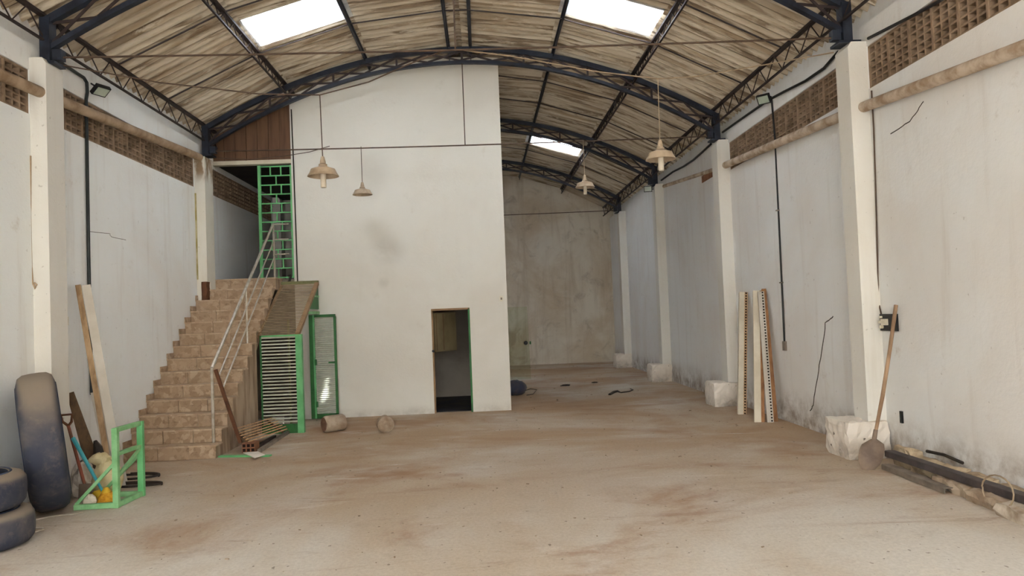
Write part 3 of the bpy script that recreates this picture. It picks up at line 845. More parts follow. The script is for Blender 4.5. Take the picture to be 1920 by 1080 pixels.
# the open slatted door folded back against the partition
gd = thing('slatted_door', (-2.95, 14.27, 0), 'narrow slatted door with green frame folded open against the white wall', 'door')
ax0, ax1, gy2 = -3.19, -2.70, 14.28
MB().box((ax0, gy2 - .03, .02), (ax0 + .07, gy2 + .02, 1.92)).build('stile', 'green_dark', gd)
MB().box((ax0 + .07, gy2 - .035, .02), (ax0 + .10, gy2 + .02, 1.92)).build('stile', 'green', gd)
MB().box((ax1 - .04, gy2 - .03, .02), (ax1, gy2 + .02, 1.88)).build('stile', 'green_dark', gd)
MB().box((ax0 + .1, gy2 - .03, 1.87), (ax1 - .01, gy2 + .02, 1.92)).build('rail', 'green_dark', gd)
MB().box((ax0 + .1, gy2 - .03, .02), (ax1, gy2 + .02, .10)).build('rail', 'green_dark', gd)
for i in range(46):
    z = .13 + 1.72 * i / 45
    MB().box((ax0 + .09, gy2 - .012, z - .012), (ax1 - .03, gy2 + .004, z + .012)).build('slat', 'slat', gd)
for z in (.28, 1.05): MB().box((ax0 + .09, gy2 - .05, z - .05), (ax0 + .125, gy2 - .02, z + .05)).build('hinge', 'green_dark', gd)
MB().box((ax1 - .15, gy2 - .05, 1.02), (ax1 - .02, gy2 - .02, 1.05)).build('bolt', 'green_dark', gd)
MB().box((CX1 - .01, 14.1, 0), (CX1 + .0, 14.12, .01)).build('foot', 'green_dark', gd)

# ------------------------------------------------------------------ services on the walls
def crv(name, pts, r, mat, label, cat, n=8, rads=None):
    o = MB().tube(pts, r, n, rads); p = pts[-1]
    return tag(o.build(name, mat, loc=p, smooth=True), label, cat)
# sloping rain pipes
crv('rain_pipe', [(XL + .11, 3.0, 4.23), (XL + .11, 8.58, 4.45), (XL + .11, 8.97, 4.465), (XL + .11, 11.9, 4.63), (XL + .11, 13.42, 4.72)], .062, 'pipe', 'tan pipe sloping across the vent blocks of the left wall', 'pipe', 14)
crv('rain_pipe', [(XR - .075, 2.5, 3.51), (XR - .075, 8.8, 4.04), (XR - .075, 13.66, 4.33)], .062, 'pipe_r', 'plaster crusted tan pipe sloping along the right wall', 'pipe', 14)
crv('rain_pipe', [(XR + .012, 13.98, 4.37), (XR + .012, 18.64, 4.78)], .045, 'pipe_r', 'thin pipe chased into the right wall between second and third pillars', 'pipe', 10)
MB().box((XR - .004, 14.0, 4.30), (XR + .02, 15.4, 4.44)).build('mortar_patch', 'clay', wr)

def flood(name, c, n, label, wpt):
    """square floodlight: body, glass, bracket"""
    c = Vector(c); n = Vector(n).normalized(); t = thing('floodlight', c, label, 'floodlight', 'wall floodlights')
    u = n.cross(Vector((0, 0, 1))).normalized(); v = u.cross(n)
    MB().bar(c - n * .03, c + n * .02, .20, .15, v).build('housing', 'black', t)
    MB().bar(c + n * .02, c + n * .026, .165, .115, v).build('glass', 'lens', t)
    MB().tube([Vector(wpt), c - n * .03], .011, 6).build('bracket', 'black', t)
    return t
flood('f', at(189, 170, 0, XL + .13), (.55, -.25, -.8), 'black floodlight on the left wall above the vent blocks', (XL + .0, 9.95, 4.96))
flood('f', at(1432, 186, 0, XR - .12), (-.55, -.55, -.55), 'black floodlight on the right wall beside the cable', (XR, 11.55, 4.98))
flood('f', (4.20, 18.72, 4.74), (-.25, -1, -.12), 'small black floodlight on the third right pillar', (4.36, 18.78, 4.74))

crv('cable', [(XL + .03, 9.0, 4.98), (XL + .03, 9.4, 4.97), (XL + .03, 9.72, 4.96), (XL + .03, 9.79, 4.92), (XL + .03, 9.80, 4.80), (XL + .023, 9.78, 4.70), (XL + .023, 9.76, 2.7), (XL + .03, 9.75, 1.0)], .021, 'conduit', 'black conduit running down the left wall beside the first pillar', 'conduit')
rc_ = [at(px, py, 0, XR - .03) for px, py in ((1800, -20), (1720, 25), (1628, 72))]
crv('cable', rc_, .018, 'black', 'black cable along the right wall before the nearest pillar', 'cable')
rc_ = [at(px, py, 0, XR - .03) for px, py in ((1572, 97), (1545, 128), (1510, 152), (1470, 172), (1440, 188), (1400, 216), (1355, 248))]
crv('cable', rc_, .020, 'black', 'black cable sagging along the right wall between first and second pillars', 'cable')
rc_ = [at(px, py, 0, XR - .03) for px, py in ((1333, 270), (1318, 284), (1300, 300), (1282, 312), (1262, 322), (1240, 338))]
crv('cable', rc_, .022, 'black', 'grey black cable sagging between second and third right pillars', 'cable')
t = thing('drop_conduit', (XR, 11.48, 1.1), 'thin black conduit dropping down the right wall to a small box', 'conduit')
MB().tube([(XR - .02, 11.5, 4.92), (XR - .005, 11.48, 4.30), (XR - .005, 11.48, 4.05), (XR - .02, 11.48, 1.2)], .015, 8).build('tube', 'black', t)
MB().box((XR - .04, 11.44, 1.08), (XR, 11.52, 1.22)).build('box', 'zinc', t)
for z in (3.2, 2.1): MB().box((XR - .045, 11.455, z), (XR, 11.505, z + .02)).build('clip', 'zinc', t)

# cable on the partition
pc = [at(px, py, 1, WY - .012) for px, py in ((546, 205), (550, 300), (554, 410), (558, 528))]
crv('cable', pc, .012, 'hose', 'dark cable running down the left edge of the white partition', 'cable')
hk = [at(px, py, 1, WY - .04) for px, py in ((521, 524), (527, 530), (537, 533), (543, 526), (545, 518), (540, 518), (546, 517))]
crv('pipe_elbow', hk, .022, 'hose', 'dark pipe elbow at the landing corner', 'pipe')

# fuse plate by the first right pillar
t = thing('fuse_board', (XR, 8.46, 1.44), 'black fuse plate with white porcelain holders beside the nearest right pillar', 'fuse board')
MB().box((XR - .03, 8.29, 1.44), (XR, 8.63, 1.63)).build('plate', 'black', t)
MB().lathe([(.02, 0), (.02, .03)], (XR - .03, 8.57, 1.485), 14, (-1, 0, 0)).build('knob', 'porcelain', t)
MB().lathe([(.012, 0), (.012, .025)], (XR - .03, 8.58, 1.595), 12, (-1, 0, 0)).build('knob', 'porcelain', t)
MB().box((XR - .07, 8.46, 1.525), (XR - .03, 8.59, 1.555)).build('fuse_holder', 'porcelain', t)
MB().box((XR - .06, 8.45, 1.505), (XR - .03, 8.56, 1.575)).build('fuse_holder', 'porcelain', t)
fc = [at(px, py, 0, XR - .012) for px, py in ((1634, 170), (1638, 240), (1641, 330), (1644, 430), (1646, 520), (1648, 570), (1653, 592))]
crv('cable', fc, .009, 'wire', 'brown cable beside the nearest right pillar running down to the fuse plate', 'cable')
lc = [at(px, py, 1, 8.59) for px, py in ((57, 292), (57, 400), (59, 500), (61, 530), (66, 541), (69, 534), (64, 530))]
crv('cable', lc, .010, 'pipe', 'brown cable hanging down the nearest left pillar', 'cable')

def plate(p, w, h, axis, mat, label, name='outlet_box'):
    p = Vector(p); t = .02
    mb = MB()
    if axis == 0: mb.box((p.x - t, p.y - w / 2, p.z - h / 2), (p.x + t, p.y + w / 2, p.z + h / 2))
    else: mb.box((p.x - w / 2, p.y - t, p.z - h / 2), (p.x + w / 2, p.y + t, p.z + h / 2))
    o = tag(mb.build(name, mat, loc=p), label, 'outlet')
    mb = MB()
    if axis == 0: mb.box((p.x - t * 1.3, p.y - w / 4, p.z - h / 5), (p.x + t * 1.3, p.y + w / 4, p.z + h / 5))
    else: mb.box((p.x - w / 4, p.y - t * 1.3, p.z - h / 5), (p.x + w / 4, p.y, p.z + h / 5))
    c = mb.build('face', 'conduit' if mat != 'cream' else 'zinc', None); c.location = -p; c.parent = o
    return o
plate(at(940, 560, 1, WY), .06, .10, 1, 'cream', 'small switch near the right edge of the white partition')
plate(at(121, 602, 0, XL), .10, .10, 0, 'cream', 'small round cornered outlet on the left wall by the first pillar')
plate(at(186, 685, 0, XL), .04, .10, 0, 'cream', 'narrow empty switch box on the left wall')
plate(at(1692, 782, 0, XR), .045, .13, 0, 'black', 'narrow black outlet low on the right wall')

# cracks in the whitewash
def crack(wall, pts, face, r):
    P = []
    for (a, b) in zip(pts[:-1], pts[1:]):
        for i in range(5):
            f = i / 5; P.append(at(a[0] + (b[0] - a[0]) * f + R.uniform(-1.2, 1.2), a[1] + (b[1] - a[1]) * f, 0, face))
    P.append(at(pts[-1][0], pts[-1][1], 0, face))
    MB().tube(P, r, 4).build('crack', 'crack', wall)
crack(wr, [(1563, 593), (1548, 605), (1540, 660), (1532, 720), (1524, 760), (1519, 770)], XR, .008)
crack(wr, [(1732, 190), (1722, 205), (1705, 228), (1670, 251)], XR, .006)
crack(wl, [(165, 434), (205, 438), (208, 444), (236, 450)], XL, .003)

# ------------------------------------------------------------------ pendant lamps and their wires
def lamp(p, cord_top, bulb, label, src=None):
    """p = centre of the shade rim"""
    p = Vector(p); t = thing('pendant_lamp', p, label, 'lamp', 'dusty pendant lamps')
    pr = [(.178, 0), (.172, .012), (.152, .042), (.135, .082), (.06, .108), (.045, .122), (.042, .120), (.056, .102), (.130, .076), (.146, .038), (.165, .010), (.172, -.002)]
    sh = MB().lathe(pr, p, 28, closed=True).build('shade', 'lamp', t, True)
    MB().lathe([(.045, .118), (.05, .135), (.032, .15), (.034, .165), (.022, .215), (.02, .225), (.006, .232)], p, 16).build('socket_cap', 'lamp', t, True)
    MB().lathe([(.03, .115), (.03, .03)], p, 14).build('socket', 'bulb', t, True)
    if bulb: MB().lathe([(.032, .04), (.033, .0), (.032, -.125), (.026, -.13)], p, 16).build('bulb', 'bulb', t, True)
    MB().tube([p + Vector((0, 0, .22)), Vector(cord_top)], .006, 6).build('cord', 'cord_tan' if p.x > 0 else 'wire', t)
    return t
lamp((-1.755, 8.8, 3.45), (-1.765, 8.8, 4.39), True, 'dusty pendant lamp with a tube bulb hanging large before the white partition')
lamp((-2.06, 13.78, 4.03), (-2.06, 13.78, 4.90), False, 'smaller looking bulbless pendant lamp close to the white partition')
lamp((2.14, 8.8, 3.52), (2.15, 8.8, 4.47), True, 'pendant lamp with a tube bulb in front of the second right pillar')
lamp((1.945, 13.78, 4.03), (1.945, 13.78, 4.88), True, 'distant pendant lamp with a tube bulb before the back wall corner')
def wire(pts, r, mat, label): return crv('hanging_wire', pts, r, mat, label, 'wire', 6)
wire([(-4.66, 8.86, 4.83), (-3.6, 8.85, 4.60), (-2.46, 8.83, 4.43), (-1.765, 8.8, 4.39), (-1.21, 8.85, 4.54), (-.75, 8.9, 4.75), (-.3, 8.95, 4.93)], .008, 'wire', 'slack brown wire carrying the large pendant lamp on the left')
wire([(4.30, 8.9, 4.76), (3.46, 8.85, 4.62), (2.6, 8.82, 4.49), (2.15, 8.8, 4.47), (1.44, 8.82, 4.58), (.46, 8.86, 4.80), (-.1, 8.9, 4.90)], .008, 'cord_tan', 'slack tan wire carrying the pendant lamp on the right')
wire([at(px, py, 1, 13.9) for px, py in ((400, 296), (470, 299), (537, 292), (580, 285), (618, 274))], .007, 'wire', 'thin wire sagging below the second tie rod beside the brown boards')

# ------------------------------------------------------------------ things on the left
def tyre(c, axis, Ro, Ri, Wd, label, lean=0, group='old smooth tyres'):
    t = thing('smooth_tyre', c, label, 'tyre', group)
    h = Wd / 2
    pr = [(Ri, -h * .72), (Ri + .04, -h * .85), ((Ri + Ro) / 2, -h), (Ro - .10, -h), (Ro - .035, -h * .88), (Ro - .006, -h * .62), (Ro, -h * .25), (Ro, h * .25), (Ro - .006, h * .62), (Ro - .035, h * .88), (Ro - .10, h), ((Ri + Ro) / 2, h), (Ri + .04, h * .85), (Ri, h * .72), (Ri + .05, h * .5), (Ro - .05, h * .4), (Ro - .05, -h * .4), (Ri + .05, -h * .5)]
    MB().lathe(pr, c, 48, axis, closed=True).build('carcass', 'rubber', t, True)
    for s in (-1, 1):
        MB().lathe([(Ri - .012, s * h * .60), (Ri + .012, s * h * .60), (Ri + .012, s * h * .78), (Ri - .012, s * h * .78)], c, 40, axis, closed=True).build('bead', 'dust_rubber', t, True)
        MB().lathe([(Ro - .135, s * (h - .005)), (Ro - .12, s * (h + .008)), (Ro - .105, s * (h - .005))], c, 48, axis).build('rib', 'dust_rubber', t, True)
    return t
la = math.radians(6)
tyre((-4.445, 7.93, .705), (math.cos(la) * .871, math.cos(la) * .491, math.sin(la)), .69, .36, .34, 'tall dark smooth tyre leaning upright against the left wall')
tyre((-4.40, 6.73, .152), (0, 0, 1), .48, .22, .30, 'lower of two dusty smooth tyres stacked at the left edge')
tyre((-4.42, 6.68, .475), (.015, 0, 1), .465, .22, .30, 'upper of two dusty smooth tyres stacked at the left edge')

# green stand
def gbar(t, name, p, q, w=.045, h=.045, mat='green_pale', up=(0, 0, 1)): return MB().bar(p, q, w, h, up).build(name, mat, t)
A, B = fl(219, 952), fl(266, 930); F_ = fl(140, 957)
A.z = B.z = .025; F_.z = .025
zA, zB = .80, .80
gs = thing('green_stand', (A.x, A.y, 0), 'green steel angle stand with braced foot in front of the planks', 'stand')
UPy = (0, 1, 0)
gbar(gs, 'post', (A.x, A.y, 0), (A.x, A.y, zA), .055, .05, 'green_pale', UPy)
gbar(gs, 'post', (B.x, B.y, 0), (B.x, B.y, zB), .06, .05, 'green', UPy)
gbar(gs, 'top_bar', (A.x, A.y, zA - .02), (B.x, B.y, zB - .02))
gbar(gs, 'mid_bar', (A.x, A.y, .535), (B.x, B.y, .535), .04, .035)
gbar(gs, 'foot_bar', (A.x, A.y, .03), (F_.x, F_.y, .03), .05, .05)
gbar(gs, 'foot_bar', (B.x, B.y, .03), (B.x - .55, B.y + .02, .03), .05, .05)
gbar(gs, 'base_bar', (A.x, A.y, .03), (B.x, B.y, .03), .05, .05)
gbar(gs, 'brace', (A.x - .40, A.y, .05), (A.x, A.y, .46), .03, .03)
gbar(gs, 'brace', (B.x - .42, B.y, .05), (B.x, B.y, .46), .03, .03)
gbar(gs, 'brace', (A.x, A.y, .30), (B.x, B.y, .52), .02, .03)

# leaning planks
def plank(p, q, w, t, mat, label, up=(0, 1, 0), name='leaning_plank', taper=1.0):
    o = MB().bar(p, q, w, t, up, taper)
    return tag(o.build(name, mat, loc=p), label, 'plank')
VD = (-.46, .89, 0)
pl = thing('leaning_plank', (-4.3, 8.95, 0), 'tall two toned plank leaning on the left wall beside the conduit', 'plank')
a = Vector((-4.24, 8.92, .0)); b = Vector((-4.80, 9.36, 2.34)); e = Vector((.075, .038, 0))
MB().bar(a + e, b + e * .9, .095, .03, VD).build('face', 'pale_board', pl)
MB().bar(a - e * .1, b - e * .1, .06, .045, VD).build('edge_strip', 'wood', pl)
plank((-4.30, 8.78, .0), (-4.83, 9.18, 1.08), .17, .03, 'wood_dark', 'short dark pointed plank leaning left of the tall plank', VD, taper=.45)
plank((-4.26, 9.10, .0), (-4.64, 9.47, 1.06), .19, .02, 'pale_board', 'pale grey board leaning right of the tall plank', VD, 'leaning_board')
# spade with red handle
sp0, sp1 = Vector((-4.28, 8.42, .08)), Vector((-4.50, 8.50, .78))
t = thing('spade', (sp0.x, sp0.y, 0), 'old spade with a worn red shaft leaning beside the tall tyre', 'spade')
MB().tube([sp0, sp1], .017, 8).build('shaft', 'red_stick', t)
MB().tube([sp1, sp1 + Vector((-.05, -.02, .05)), sp1 + Vector((-.06, -.02, .12)), sp1 + Vector((.03, .02, .12)), sp1 + Vector((.03, .01, .04)), sp1], .014, 6).build('grip', 'iron', t)
MB().prism([(-4.36, .0), (-4.20, .0), (-4.21, .17), (-4.35, .17)], 1, 8.40, 8.415).build('blade', 'shovel', t)
# broom
b0, b1 = fl(205, 940) + Vector((0, 0, .07)), Vector((-4.36, 8.35, .62))
b0 = Vector((-4.0, 8.22, .09)); b1 = Vector((-4.40, 8.40, .66))
t = thing('broom', (b0.x, b0.y, 0), 'broom with cyan handle and yellow bristles standing upside the green stand', 'broom')
MB().tube([b0, b1], .016, 8, rads=[.013, .022]).build('handle', 'cyan', t)
MB().lathe([(.02, .16), (.045, .12), (.055, .09)], (b0.x + .02, b0.y, 0), 14).build('collar', 'yellow_head', t, True)
MB().lathe([(.055, .11), (.085, .06), (.10, .0)], (b0.x + .03, b0.y, 0), 18, wob=lambda a_, z: 1 + .12 * math.sin(a_ * 9)).build('bristles', 'yellow', t)
# sack
def blob(c, r, seed, n=14, m=9, amp=.14, flat=0.0):
    rr = random.Random(seed); ph = [rr.uniform(0, 6.28) for _ in range(6)]; mb = MB(); vs_ = []; fs = []
    for i in range(m + 1):
        th = math.pi * i / m
        for j in range(n):
            f = 2 * math.pi * j / n
            k = 1 + amp * (math.sin(2 * f + ph[0]) * math.sin(th) + .7 * math.sin(3 * f + 2 * th + ph[1]) + .5 * math.sin(5 * f - 3 * th + ph[2])) + rr.uniform(-.3, .3) * amp
            p = Vector((r[0] * math.sin(th) * math.cos(f) * k, r[1] * math.sin(th) * math.sin(f) * k, r[2] * math.cos(th) * k)) + Vector(c)
            if p.z < .0: p.z = 0.0
            vs_.append(p)
    for i in range(m):
        for j in range(n): fs.append((i * n + j, i * n + (j + 1) % n, (i + 1) * n + (j + 1) % n, (i + 1) * n + j))
    mb.add(vs_, fs); return mb
t = thing('plastic_sack', (-4.18, 8.62, 0), 'pale yellowish plastic sack heaped behind the green stand', 'sack')
blob((-4.16, 8.62, .16), (.17, .13, .24), 5, 18, 12, .10).build('bag', 'sack', t, True)
blob((-4.20, 8.56, .40), (.09, .07, .06), 8, 12, 7, .2).build('gathered_neck', 'sack', t, True)
tag(blob((-4.10, 8.36, .05), (.09, .07, .06), 9, 14, 8, .12).build('sponge_lump', 'yellow_head', loc=(-4.10, 8.36, 0), smooth=True), 'yellow plastic lump beside the broom bristles', 'lump')
tag(blob((-4.42, 8.62, .14), (.15, .16, .22), 12, 14, 9, .16).build('rubble_lump', 'rag_grey', loc=(-4.42, 8.62, 0)), 'whitish mortar lump at the wall between tyre and sack', 'rubble')
tag(blob((-4.13, 8.16, .035), (.07, .06, .07), 14, 10, 6, .15).build('rubble_lump', 'cream', loc=(-4.13, 8.16, 0)), 'small pale stone under the brace of the green stand', 'rubble')
hk2 = [Vector((-4.42, 8.9, .55)), Vector((-4.38, 8.88, .48)), Vector((-4.36, 8.86, .38)), Vector((-4.30, 8.86, .26)), Vector((-4.24, 8.86, .20))]
crv('rubber_strip', hk2, .05, 'hose', 'black rubber strip hooked between the leaning planks', 'rubber strip', 6, [.02, .045, .06, .06, .03])
# hose coils on the floor
for i, (px, py, rx, ry, lab) in enumerate(((250, 897, .30, .16, 'upper coil of black hose on the floor beyond the green stand'), (243, 913, .36, .10, 'lower coil of black hose on the floor beyond the green stand'))):
    c = fl(px, py)
    pts = [(c.x + rx * math.cos(a_ * .21), c.y + ry * math.sin(a_ * .21), .016 + .012 * (a_ / 30)) for a_ in range(40)]
    crv('hose_coil', pts, .014, 'hose', lab, 'hose', 6)
wl_ = [(155, 962), (140, 966), (118, 967), (90, 971), (62, 977), (44, 985), (33, 994), (45, 999), (66, 999), (82, 995), (80, 991), (64, 992)]
crv('loose_wire', [fl(*p) + Vector((0, 0, .008)) for p in wl_], .007, 'white_wire', 'pale wire looped on the floor before the stacked tyres', 'wire', 6)

# ------------------------------------------------------------------ things at the foot of the stairs
t = thing('hollow_brick', (-3.33, 10.98, 0), 'red hollow brick with six holes under the laths', 'brick')
bx0, bx1, by0, by1, bz1 = -3.43, -3.25, 10.95, 11.17, .135
MB().box((bx0, by0 + .012, 0), (bx1, by1, bz1)).build('body', 'clay', t)
for i in range(4):
    x = bx0 + (bx1 - bx0) * i / 3; MB().box((max(bx0, x - .008), by0, 0), (min(bx1, x + .008), by0 + .014, bz1)).build('rib', 'clay', t)
for z in (0, .06, .12): MB().box((bx0, by0, z), (bx1, by0 + .014, z + .015)).build('rib', 'clay', t)
MB().box((bx0 + .004, by0 + .010, .004), (bx1 - .004, by0 + .013, bz1 - .004)).build('hole_shadow', 'hole_shade', t)
# stacked laths lying aslant on the brick, built as one thing
lp = thing('lath_stack', (-3.35, 11.9, 0), 'stack of tan wooden laths tilted over the hollow brick', 'panel')
for i in range(7):
    a = Vector((-3.34 - .034 * i, 10.99 + R.uniform(-.01, .04), .15 + .030 * i)); b = Vector((-3.15 - .048 * i, 12.30 + .03 * i + R.uniform(-.05, .05), .125 + .026 * i))
    MB().bar(a, b, .050, .017, (-.25, 0, 1)).build('lath', 'wood_slat', lp)
for f in (.05, .93):
    a = Vector((-3.34, 11.0, .13)).lerp(Vector((-3.15, 12.30, .105)), f); b = Vector((-3.54, 11.0, .32)).lerp(Vector((-3.44, 12.48, .27)), f); o = Vector((-.02, .01, -.02))
    MB().bar(a + o, b + o, .035, .02, (0, 1, 0)).build('batten', 'wood_dark', lp)
# rusty tube leaning on the handrail post
pa, pb_ = Vector((-3.46, 10.99, .14)), at(404, 693, 1, 10.83)
t = tag(MB().bar(pa, pb_, .045, .035, (0, 1, 0)).build('rusty_tube', 'iron', loc=pa), 'rust brown steel tube leaning against the handrail post', 'tube')
for i, (p, q, lab, mt) in enumerate((((486, 849), (540, 813), 'dull grey steel tube lying in front of the lath stack', 'zinc'), ((470, 848), (515, 822), 'shorter grey steel tube lying beside the lath stack', 'dark_metal'))):
    a, b = fl(*p), fl(*q); a.z = b.z = .025
    tag(MB().bar(a, b, .05, .05).build('steel_tube', mt, loc=a), lab, 'tube')
a, b = fl(412, 857), fl(507, 856); a.z = b.z = .012
tag(MB().bar(a, b, .09, .02).build('green_bar', 'green', loc=a), 'flat green bar lying on the floor by the bottom step', 'bar')
q = [fl(*p) for p in ((456, 853), (484, 851), (497, 857), (478, 863))]
mb = MB(); mb.add([(v.x, v.y, .026) for v in q] + [(v.x, v.y, .034) for v in q], [(0, 3, 2, 1), (4, 5, 6, 7)] + [(i, (i + 1) % 4, 4 + (i + 1) % 4, 4 + i) for i in range(4)])
tag(mb.build('pale_sheet', 'paper', loc=q[0]), 'pale flat sheet lying across the green bar', 'sheet')
tag(MB().box((-3.58, 13.05, .0), (-3.40, 13.15, .22)).build('paper_bag', 'paper', loc=(-3.5, 13.1, 0)), 'small pale packet behind the lath stack', 'packet')

# broken concrete cylinders
def wobf(seed, amp):
    rr = random.Random(seed); ph = [rr.uniform(0, 6.28) for _ in range(4)]
    return lambda a_, z: 1 + amp * (math.sin(3 * a_ + ph[0]) + .7 * math.sin(7 * a_ + ph[1] + z * 9) + .5 * math.sin(11 * a_ + ph[2]))
c = Vector((-2.60, 12.58, .132)); ax = Vector((.80, .60, 0)).normalized()
t = thing('concrete_core', (c.x, c.y, 0), 'broken hollow concrete cylinder lying before the slatted door', 'concrete cylinder')
MB().lathe([(.075, .02), (.112, -.03), (.132, .0), (.135, .12), (.132, .30), (.118, .325), (.03, .315), (.0, .315)], c, 28, ax, wob=wobf(2, .02)).build('shell', 'concrete', t, True)
MB().lathe([(.0, .03), (.05, .02), (.098, .0), (.112, -.028)], c, 24, ax, wob=wobf(3, .05)).build('broken_end', 'concrete_in', t)
c = Vector((-1.60, 12.32, .128)); ax = Vector((.25, -1, .02)).normalized()
t = thing('concrete_core', (c.x, c.y, 0), 'round concrete cylinder facing the camera, right of the hollow one', 'concrete cylinder')
MB().lathe([(.0, -.18), (.11, -.18), (.128, -.15), (.13, .04), (.126, .07)], c, 28, ax, wob=wobf(5, .025)).build('side', 'concrete', t, True)
MB().lathe([(.126, .069), (.10, .085), (.06, .078), (.03, .09), (.0, .082)], c, 28, ax, wob=wobf(7, .03)).build('broken_face', 'concrete', t)

# ------------------------------------------------------------------ things on the right
def board_right(p, q, wd, th, mat_face, mat_edge, label, holes):
    p, q = Vector(p), Vector(q); t = thing('painted_plank', p, label, 'plank', 'planks leaning on the right wall')
    side = Vector((-.25, -.97, 0))         # thickness faces the camera
    d = (q - p).normalized(); nrm = side - d * side.dot(d); nrm.normalize(); wv = d.cross(nrm)
    MB().bar(p + wv * 0, q, wd, th, nrm).build('face', mat_face, t)
    off = nrm * 0 + wv * (wd / 2 + .006) * (1 if wv.x > 0 else -1)
    ed = MB().bar(p + off, q + off, .012, th * .96, nrm).build('edge', mat_edge, t)
    if holes:
        mb = MB(); L = (q - p).length; n = 44
        for i in range(n):
            c_ = p + off + d * (L * (i + .5) / n) + nrm * (th / 2)
            mb.bar(c_ - d * .011, c_ + d * .011, .010, .006, nrm)
        o = mb.build('hole_row', 'hole_shade', ed); o['kind'] = 'stuff'
    return t
def plank2(p, q, dirw, wd, dirt, th, mf, me_, label, holes=True):
    """p,q: foot and head of the near lower-left edge; dirw: width direction, dirt: thickness direction"""
    p, q = Vector(p), Vector(q); d = (q - p).normalized(); L = (q - p).length
    W_ = Vector(dirw); W_ = (W_ - d * W_.dot(d)).normalized(); T_ = Vector(dirt); T_ = (T_ - d * T_.dot(d) - W_ * T_.dot(W_)).normalized()
    t = thing('painted_plank', p, label, 'plank', 'planks leaning on the right wall')
    def slab(o, w_, t_):
        vs_ = [o + W_ * a * w_ + T_ * b * t_ + d * c_ for c_ in (0, L) for a, b in ((0, 0), (1, 0), (1, 1), (0, 1))]
        return MB().add(vs_, [(3, 2, 1, 0), (4, 5, 6, 7), (0, 1, 5, 4), (1, 2, 6, 5), (2, 3, 7, 6), (3, 0, 4, 7)])
    slab(p, wd, th).build('face', mf, t)
    ed = slab(p + W_ * wd, .05, th).build('edge_strip', me_, t)
    if holes:
        mb = MB(); n = 44
        for i in range(n):
            o = p + W_ * (wd + .012) - T_ * .003 + d * (L * (i + .3) / n)
            vs_ = [o + W_ * a * .024 + T_ * b * .004 + d * c_ for c_ in (0, L / n * .5) for a, b in ((0, 0), (1, 0), (1, 1), (0, 1))]
            mb.add(vs_, [(3, 2, 1, 0), (4, 5, 6, 7), (0, 1, 5, 4), (1, 2, 6, 5), (2, 3, 7, 6), (3, 0, 4, 7)])
        o = mb.build('hole_row', 'hole_shade', ed); o['kind'] = 'stuff'
    return t
plank2((4.13, 12.52, .0), (4.40, 12.95, 2.02), (1, -.15, 0), .085, (.15, 1, 0), .10, 'cream', 'wood_slat', 'narrow cream plank with a punched edge leaning on the right wall, left of the pair')
plank2((4.08, 11.62, .0), (4.36, 12.18, 2.02), (1, -.2, 0), .10, (.2, 1, 0), .05, 'cream', 'orange_wood', 'broad cream plank with orange edge leaning on the right wall', False)
plank2((4.25, 11.54, .0), (4.385, 12.04, 2.0), (1, -.2, 0), .045, (.2, 1, 0), .05, 'pale_board', 'pale_board', 'punched pale strip leaning between the cream and orange planks')
plank2((4.365, 11.60, .0), (4.478, 12.12, 2.04), (1, -.2, 0), .02, (.2, 1, 0), .05, 'orange_wood', 'orange_wood', 'orange brown plank leaning rightmost on the right wall', False)

# shovel
s0, s1 = Vector((4.10, 8.05, .30)), at(1680, 572, 0, 4.50)
t = thing('shovel', (4.06, 7.95, 0), 'shovel with long wooden handle leaning by the nearest right pillar', 'shovel')
m1 = s0 + (s1 - s0) * .33 + Vector((.015, 0, 0)); m2 = s0 + (s1 - s0) * .66 + Vector((.012, 0, 0))
MB().tube([s0, m1, m2, s1], .02, 10, rads=[.017, .021, .020, .021]).build('handle', 'stick', t, True)
n = 10; vs_ = []; fs = []
dn = (s0 - s1).normalized(); sd_ = Vector((1, -.25, 0)).normalized(); fr = sd_.cross(dn)
for i in range(7):
    f = i / 6; wd = (.03, .11, .125, .125, .12, .10, .06)[i]
    for j in range(n + 1):
        u = j / n * 2 - 1
        p = s0 + dn * (f * .335 - .02) + sd_ * (u * wd) + fr * (.05 * (1 - u * u) * (1 - f * .4) * (-1)) + fr * .02
        p.z = max(p.z, .004); vs_.append(p)
for i in range(6):
    for j in range(n): fs.append((i * (n + 1) + j, i * (n + 1) + j + 1, (i + 1) * (n + 1) + j + 1, (i + 1) * (n + 1) + j))
mb = MB().add(vs_, fs); k = len(vs_)
mb.add([v + fr * .006 for v in vs_], [tuple(reversed(f)) for f in fs])
mb.build('blade', 'shovel', t, True)
MB().tube([s0 + dn * .06, s0 - dn * .12], .024, 10, rads=[.026, .022]).build('socket', 'shovel', t, True)

